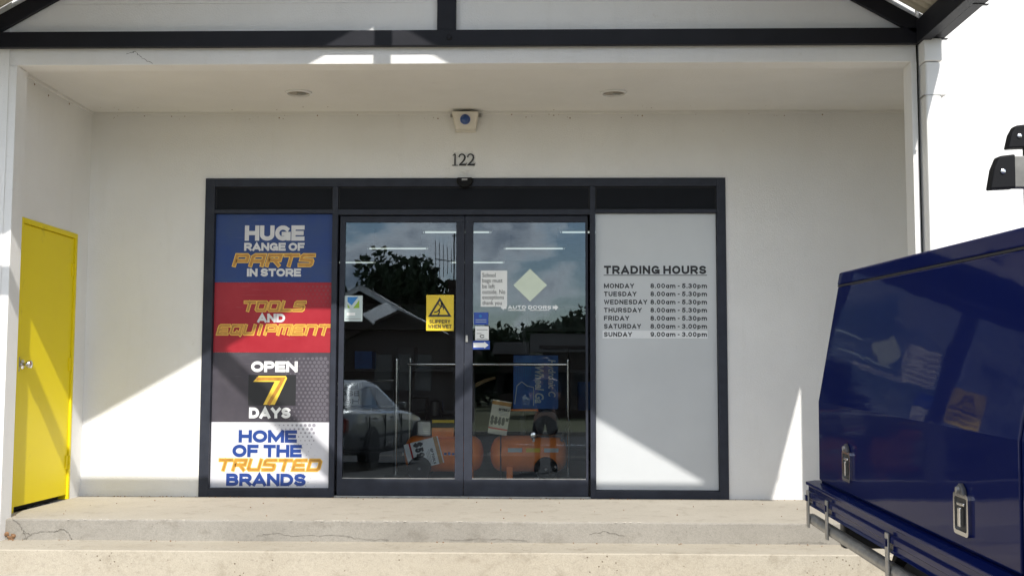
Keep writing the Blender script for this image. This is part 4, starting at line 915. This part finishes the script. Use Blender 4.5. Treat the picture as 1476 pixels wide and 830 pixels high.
# ------------------------------------------------------------------ silver sedan behind the viewer (seen in the glass)
def sedan():
    t = thing('parked_sedan', (-3.02, -9.75, gz(-9.75)), 'silver sedan parked with its tail towards the shop, mirrored in the door glass', 'car')
    def S(b, n, m, parent=t, **k): return b.add(n, m, parent, local=True, **k)
    # stations along the length: y (tail = +), half width, sill z, shoulder z, and crown z at the centre line
    st = [(1.10, .60, .42, .80, .86), (1.06, .76, .36, .90, .97), (.92, .84, .30, .95, 1.03), (.5, .89, .26, .97, 1.05), (0, .91, .24, .96, 1.04), (-.8, .92, .22, .94, .98), (-1.8, .92, .22, .92, .96), (-2.5, .91, .24, .88, .95), (-3.1, .89, .26, .80, .90), (-3.55, .82, .30, .70, .78), (-3.75, .66, .36, .60, .66)]
    b = B(); rows = []
    for y, hw, zs, zh, zc in st:
        half = [(0, zs), (hw*.86, zs), (hw*.98, zs+.12), (hw, (zs+zh)/2), (hw*.97, zh-.06), (hw*.88, zh), (hw*.5, zc-.01), (0, zc)]
        ring_ = half + [(-x, z) for x, z in half[-2:0:-1]]; rows.append(len(b.v)); b.v += [(x, y, z) for x, z in ring_]; n = len(ring_)
    for i in range(len(rows)-1): b.f += [(rows[i]+j, rows[i]+(j+1) % n, rows[i+1]+(j+1) % n, rows[i+1]+j) for j in range(n)]
    b.f += [tuple(rows[0]+j for j in range(n-1, -1, -1)), tuple(rows[-1]+j for j in range(n))]
    body_ = S(b, 'body', 'silver', smooth=True)
    gp = [(.62, 1.02, .70), (.10, 1.36, .58), (-.25, 1.43, .57), (-.9, 1.45, .57), (-1.25, 1.41, .58), (-2.0, .97, .72)]
    b = B(); rows = []
    for y, z, hw in gp:
        base = (.97, .80); ring_ = [(-.82, .93), (-hw, z-.05), (-hw*.85, z), (hw*.85, z), (hw, z-.05), (.82, .93)] if z > 1.1 else [(-.80, .93), (-.78, .95), (-hw*.9, z), (hw*.9, z), (.78, .95), (.80, .93)]
        rows.append(len(b.v)); b.v += [(x, y, zz) for x, zz in ring_]
    for i in range(len(rows)-1): b.f += [(rows[i]+j, rows[i]+j+1, rows[i+1]+j+1, rows[i+1]+j) for j in range(5)]
    S(b, 'cabin', 'silver', smooth=True)
    for s in (-1, 1):
        def side(pts):
            out = []
            for y, f in pts:                      # f: 0 at the belt, 1 at the roof edge
                # interpolate the roof edge along gp
                for (y0, z0, h0), (y1, z1, h1) in zip(gp[:-1], gp[1:]):
                    if y1 <= y <= y0: q = (y0-y)/(y0-y1); zt = z0+(z1-z0)*q-.05; ht = h0+(h1-h0)*q; break
                out.append((s*(.82+(ht-.82)*f+.008), y, .93+(zt-.93)*f))
            return out
        S(B().poly(side([(.12, .12), (-.10, .84), (-.68, .90), (-.68, .08)])), 'side_window', 'carglass', body_)
        S(B().poly(side([(-.74, .08), (-.74, .90), (-1.18, .86), (-1.72, .10)])), 'side_window', 'carglass', body_)
        S(B().box(min(s*.90, s*1.03), max(s*.90, s*1.03), -1.62, -1.50, .95, 1.06), 'wing_mirror', 'silver', body_, bev=.02)
        for y in (.16, -.71, -1.70): S(B().box(s*.914-.010, s*.914+.010, y-.007, y+.007, .34, .86), 'door_gap', 'gasket', body_)
        S(B().box(s*.918-.010, s*.918+.010, -2.3, .6, .50, .545), 'side_moulding', 'plastic_b', body_)
        for y in (-.02, -.98): S(B().box(s*.915-.012, s*.915+.012, y-.25, y-.10, .80, .825), 'door_handle', 'silver', body_)
        for y in (0.0, -2.79):
            S(B().lathe([(-.03, .37), (.03, .37)], (s*.895, y, .325), (1, 0, 0), 32), 'wheel_arch', 'gasket', body_)
            o = S(B().lathe([(-.10, .20), (-.10, .30), (-.07, .318), (.07, .318), (.10, .30), (.10, .20)], (s*.85, y, .318), (1, 0, 0), 32), 'wheel', 'rubber', smooth=True)
            S(B().lathe([(-.085, .205), (.085, .205)], (s*.855, y, .318), (1, 0, 0), 24), 'rim', 'alu', o)
        S(B().box(min(s*.46, s*.80), max(s*.46, s*.83), .93, 1.085, .64, .85), 'tail_light', 'lamp_red', body_, bev=.02)
    S(B().prism([(-.64, .60, 1.04), (.64, .60, 1.04), (.52, .14, 1.35), (-.52, .14, 1.35)], (0, .012, .012)), 'rear_window', 'carglass', body_)
    S(B().prism([(-.64, -1.98, 1.0), (.64, -1.98, 1.0), (.53, -1.30, 1.39), (-.53, -1.30, 1.39)], (0, -.012, .014)), 'windscreen', 'carglass', body_)
    S(B().box(-.80, .80, 1.02, 1.15, .40, .58), 'bumper', 'silver', body_, bev=.04); S(B().box(-.2, .2, 1.08, 1.105, .68, .78), 'number_plate', 'paper', body_)
    t.rotation_euler = (0, 0, radians(9)); return t
sedan()

# ------------------------------------------------------------------ house, trees and antenna across the street
D = -36.0
def h(u, v, y=D):                              # mirror in the glass plane: the pixel's ray reflected at y = YG
    d = ray(u, v); t_ = (YG-CAM.y)/d.y; hit = CAM + d*t_; k = (YG-y)/d.y; return Vector((hit.x+d.x*k, y, hit.z+d.z*k))
hs = thing('house', (h(560, 500).x, D, gz(D)), 'dark brick house with white barge boards and iron roof across the street', 'house')
pk, rb = h(522, 412), h(656, 489); lb2 = Vector((2*pk.x-rb.x, D, rb.z)); zg = gz(D)
B().prism([(lb2.x+.5, D, zg), (rb.x-.5, D, zg), (rb.x-.5, D, rb.z+.1), (pk.x, D, pk.z-.15), (lb2.x+.5, D, rb.z+.1)], (0, -9, 0)).add('wall', 'brick', hs)
for e_ in (rb, lb2):
    d = (e_-pk); b = B(); b.prism([pk+Vector((0, .45, 0)), e_+Vector((0, .45, 0)), e_+Vector((0, .45, -.22)), pk+Vector((0, .45, -.22))], (0, -.06, 0)); b.add('barge_board', 'barge', hs)
    b = B(); b.quad(pk+Vector((0, .45, .02)), e_+Vector((0, .45, .02)), e_+Vector((0, -9.5, .02)), pk+Vector((0, -9.5, .02))); b.add('roof', 'iron', hs)
p2 = h(576, 446, D+3); r2 = Vector((p2.x+2.9, D+3, p2.z-1.5)); l2 = Vector((p2.x-2.9, D+3, p2.z-1.5))
B().prism([(l2.x+.3, D+3, zg), (r2.x-.3, D+3, zg), (r2.x-.3, D+3, r2.z), (p2.x, D+3, p2.z-.1), (l2.x+.3, D+3, r2.z)], (0, -2.9, 0)).add('front_gable_wall', 'brick', hs)
for e_ in (l2, r2): B().prism([p2+Vector((0, .35, 0)), e_+Vector((0, .35, 0)), e_+Vector((0, .35, -.12)), p2+Vector((0, .35, -.12))], (0, -3.4, 0)).add('front_gable_roof', 'brick', hs)
for k in range(3):
    xx = p2.x-.9+k*.75; B().box(xx, xx+.62, D+3.0, D+3.03, zg+1.2, zg+2.5).add('window', 'carglass', hs)
a0, a1, a2, a3 = h(523, 452, D+3.6), h(559, 433, D+.3), h(574, 445, D+.3), h(538, 466, D+3.6)
n = 15
for i in range(n):                                # open slats of the pergola in front of the house
    q0, q1_ = i/n, (i+.52)/n; B().prism([a1.lerp(a2, q0), a1.lerp(a2, q1_), a0.lerp(a3, q1_), a0.lerp(a3, q0)], (0, 0, -.06)).add('pergola_slat', 'barge', hs)
c0 = h(648, 399); cw = .19
ch = B().box(c0.x-cw, c0.x+cw, D-2.4, D-2.0, rb.z-.2, c0.z-.25).box(c0.x-cw-.03, c0.x+cw+.03, D-2.43, D-1.97, c0.z-.25, c0.z+.05).add('chimney', 'brick', hs)
at = thing('tv_antenna', (c0.x, D-2.2, c0.z), 'tall thin television antenna on the chimney of the brick house', 'antenna')
top = h(648.5, 338, D-2.2)
B().tube([(c0.x, D-2.2, c0.z), (c0.x, D-2.2, top.z)], .03, 8).add('mast', 'steel_dark', at)
zb_ = h(640, 376, D-2.2).z; xl_ = h(627, 376, D-2.2).x
B().tube([(xl_, D-2.2, zb_+.05), (c0.x+.5, D-2.2, zb_-.1)], .022, 6).add('boom', 'steel_dark', at)
for k in range(5): xx = xl_+(c0.x-.05-xl_)*k/4.4; hl = .85-.09*k; B().tube([(xx, D-2.2, zb_-hl), (xx, D-2.2, zb_+hl)], .014, 6).add('element', 'steel_dark', at)
B().tube([(c0.x-.1, D-2.2, top.z-.1), (c0.x+.5, D-2.2, top.z-.05)], .02, 6).add('boom', 'steel_dark', at)

def tree(name, x, y, hgt, rad, seed, mleaf, label, cat='tree', group=None, trunk=.28, nl=2600, ls=.22, flat_=.8, asp=1.0):
    rnd = random.Random(seed); z0 = gz(y); t = thing(name, (x, y, z0), label, cat, group)
    b = B(); th = hgt*trunk; r0 = hgt*.028
    b.tube([(x, y, z0-.1), (x+rnd.uniform(-.1, .1), y, z0+th*.6), (x+rnd.uniform(-.2, .2), y, z0+th*1.1), (x, y, z0+hgt*.8)], [r0*1.3, r0, r0*.8, r0*.2], 8)
    cl = []
    for k in range(22):
        a = rnd.uniform(0, 2*pi); rr_ = rad*sqrt(rnd.random())*.85; f = rnd.random(); zc = z0+th+(hgt-th)*(.08+.86*f); rr_ *= (1-.65*abs(f-.4)); c = Vector((x+rr_*cos(a)*asp, y+rr_*sin(a)*.7, zc)); cl.append((c, rad*rnd.uniform(.22, .40)))
        b.tube([(x, y, z0+th*.8+(zc-z0-th*.8)*.3), ((x+c.x)/2, (y+c.y)/2, (zc+z0+th)/2), tuple(c)], [r0*.5, r0*.3, r0*.1], 5, False)
    b.add('trunk', 'bark', t)
    b = B()
    for k in range(nl):
        c, cr_ = rnd.choice(cl); d = Vector((rnd.gauss(0, 1), rnd.gauss(0, 1), rnd.gauss(0, flat_))); d = d.normalized()*cr_*(rnd.random()**.45); p_ = c+d
        s = ls*rnd.uniform(.5, 1.2); u_ = Vector((rnd.gauss(0, 1), rnd.gauss(0, 1), rnd.gauss(0, 1))).normalized(); v_ = u_.orthogonal().normalized(); v_ = (v_ + u_.cross(v_)*rnd.uniform(-1, 1)).normalized()
        b.quad(p_-u_*s, p_-v_*s*.45, p_+u_*s, p_+v_*s*.45)
    b.add('crown', mleaf, t); return t
q = h(530, 372, -46); q_ = h(585, 400, -44)
tree('broadleaf_tree', h(535, 400, -46).x, -46, q.z-gz(-46), 3.6, 21, 'leaf_a', 'tall dark tree with a wide crown behind the brick house', nl=9000, ls=.26, trunk=.2, asp=1.15)
tree('broadleaf_tree', h(598, 400, -44).x, -44, h(598, 392, -44).z-gz(-44), 1.9, 22, 'leaf_a', 'smaller dark tree leaning out beside the tall house tree', nl=4200, ls=.2, trunk=.25)
tree('broadleaf_tree', h(470, 400, -45).x, -45, h(470, 395, -45).z-gz(-45), 3.2, 23, 'leaf_b', 'rounded olive green tree at the far end of the brick house', nl=5200, ls=.26, trunk=.22)
rnd = random.Random(5)
labs = ['low dark bushy tree in the row beyond the road', 'taller dark tree in the row beyond the road', 'ragged olive tree in the row beyond the road']
for k, (u, v, y) in enumerate([(672, 488, -60), (690, 482, -62), (712, 474, -70), (727, 476, -75), (745, 481, -72), (768, 475, -66), (786, 466, -64), (803, 468, -60), (822, 466, -58), (842, 463, -56), (866, 456, -58), (895, 450, -60), (930, 455, -62), (970, 452, -60), (440, 440, -60), (400, 420, -62)]):
    p_ = h(u, v, y); tree('roadside_tree', p_.x, y, p_.z-gz(y), rnd.uniform(1.7, 2.7), 40+k, ('leaf_a', 'leaf_a', 'leaf_b')[k % 3], labs[k % 3], group='row of trees beyond the road', nl=1700, ls=.3, trunk=.12, asp=1.35)
# hedge and two far roofs under the tree line
for k, (u0, u1, v, y, lab, m_) in enumerate(((720, 752, 491, -52, 'low far house with grey roof among the trees beyond the road', 'tile'), (778, 900, 478, -40, 'long low shed with dark sloping roof beyond the road', 'tile'))):
    a, c = h(u0, v, y), h(u1, v, y); t = thing('far_building', ((a.x+c.x)/2, y, gz(y)), lab, 'building')
    B().box(a.x, c.x, y-5, y, gz(y)-.1, a.z-.6).add('wall', 'brick', t)
    B().prism([(a.x-.4, y+.5, a.z-.75 if k == 0 else a.z-.9), (a.x-.4, y-2.5, a.z), (a.x-.4, y-5.5, a.z-.7)], (c.x-a.x+.8, 0, 0)).add('roof', m_, t)
    for j in range(3): xx = a.x+(c.x-a.x)*(.2+.3*j); B().box(xx-.4, xx+.4, y, y+.03, gz(y)+.9, gz(y)+2.0).add('window', 'carglass', t)

# ------------------------------------------------------------------ the person taking the photograph (mirrored in the glass)
def person():
    x, y = .68, -9.36; z0 = gz(y)
    t = thing('person', (x, y, z0), 'person in dark shirt, shorts and boots holding up a phone, mirrored in the door', 'person')
    def skin(name, verts, edges, m, sub=2):
        me = bpy.data.meshes.new(name); me.from_pydata([v[:3] for v in verts], edges, []); me.update(); o = bpy.data.objects.new(name, me); col.objects.link(o); o.parent = t
        sk = o.modifiers.new('skin', 'SKIN'); sk.use_smooth_shade = True
        for i, v in enumerate(verts): r_ = v[3]; me.skin_vertices[0].data[i].radius = r_ if isinstance(r_, tuple) else (r_, r_)
        me.skin_vertices[0].data[0].use_root = True
        sb = o.modifiers.new('sub', 'SUBSURF'); sb.levels = sub; sb.render_levels = sub; me.materials.append(M[m]); return o
    V = [(0, 0, .93, (.15, .11))]; E_ = []
    def chain(start, pts):
        i = start
        for p_ in pts: V.append(p_); E_.append((i, len(V)-1)); i = len(V)-1
        return i
    ch_ = chain(0, [(0, -.01, 1.08, (.14, .10)), (0, -.01, 1.24, (.155, .11)), (0, 0, 1.40, (.15, .10))]); chest = ch_
    neck = chain(chest, [(0, .01, 1.49, .058), (0, .02, 1.56, .062), (0, .03, 1.63, (.075, .09)), (0, .03, 1.70, (.078, .096)), (0, .025, 1.765, .05)])
    for s in (-1, 1):
        chain(0, [(s*.10, 0, .84, .095), (s*.115, .01, .66, .080), (s*.12, .02, .48, .058), (s*.125, .0, .30, .055), (s*.13, -.01, .10, .040), (s*.135, .02, .05, .045), (s*.15, .12, .035, .040), (s*.155, .18, .03, .03)])
        chain(chest, [(s*.17, 0, 1.40, .062), (s*.215, .02, 1.28, .050), (s*.21, .10, 1.14, .042), (s*.13, .26, 1.28, .036), (s*.09, .31, 1.355, .027), (s*.075, .33, 1.40, (.022, .034))])
    skin('body', V, E_, 'skin')
    # clothing shells follow the same skeleton
    V2 = [(0, -.01, 1.06, (.155, .115))]; E2 = []
    V, E_ = V2, E2
    c2 = chain(0, [(0, -.01, 1.24, (.168, .122)), (0, 0, 1.40, (.158, .108)), (0, .005, 1.455, .075)]); chain(0, [(0, 0, .92, (.16, .12))])
    for s in (-1, 1): chain(2, [(s*.175, 0, 1.40, .070), (s*.22, .02, 1.28, .060), (s*.216, .06, 1.21, .056)])
    skin('shirt', V, E_, 'cloth_t')
    V = [(0, 0, .95, (.158, .118))]; E_ = []
    chain(0, [(0, 0, .90, (.158, .115))])
    for s in (-1, 1): chain(1, [(s*.10, 0, .82, .108), (s*.115, .01, .66, .098), (s*.12, .015, .55, .094)])
    skin('shorts', V, E_, 'cloth_d')
    for s in (-1, 1):
        V = [(s*.13, -.005, .19, .055)]; E_ = []
        chain(0, [(s*.132, -.01, .10, .056), (s*.136, .01, .05, .056), (s*.15, .11, .04, .052), (s*.156, .20, .034, .04)]); skin('boot', V, E_, 'boot')
        for k, L in enumerate((.060, .068, .064, .052)):     # four fingers and a thumb round the phone
            V = [(s*.078, .332+.002*k, 1.375+.017*k, .0085)]; E_ = []
            chain(0, [(s*(.078-.018), .352, 1.378+.017*k, .008), (s*(.078-L*.75), .362, 1.38+.017*k, .0065)]); skin('finger', V, E_, 'skin', 1)
        V = [(s*.085, .325, 1.385, .010)]; E_ = []; chain(0, [(s*.075, .318, 1.42, .009), (s*.058, .322, 1.435, .0075)]); skin('thumb', V, E_, 'skin', 1)
    b = B().lathe([(-.02, .085), (.03, .092), (.07, .078), (.098, .03)], (0, .018, 1.705), (0, 0, 1), 20); b.add('hair', 'hair', t, local=True, smooth=True)
    for s in (-1, 1):
        B().lathe([(-.008, .004), (0, .010), (.008, .004)], (s*.030, .113, 1.685), (0, 1, 0), 10).add('eye', 't_black', t, local=True, smooth=True)
        B().lathe([(-.01, .008), (0, .024), (.01, .008)], (s*.084, .022, 1.675), (1, 0, .2), 10).add('ear', 'skin', t, local=True, smooth=True)
    B().prism([(-.012, .105, 1.645), (.012, .105, 1.645), (0, .140, 1.650)], (0, -.004, .045)).add('nose', 'skin', t, local=True)
    B().box(-.022, .022, .108, .116, 1.612, 1.620).add('mouth', 'red', t, local=True)
    ph = B().box(x-.075, x+.075, y+.338, y+.346, z0+1.37, z0+1.45).add('phone', 'plastic_b', None, bev=.003)
    tag(ph, 'black phone held up in both hands by the person mirrored in the door', 'phone')
person()
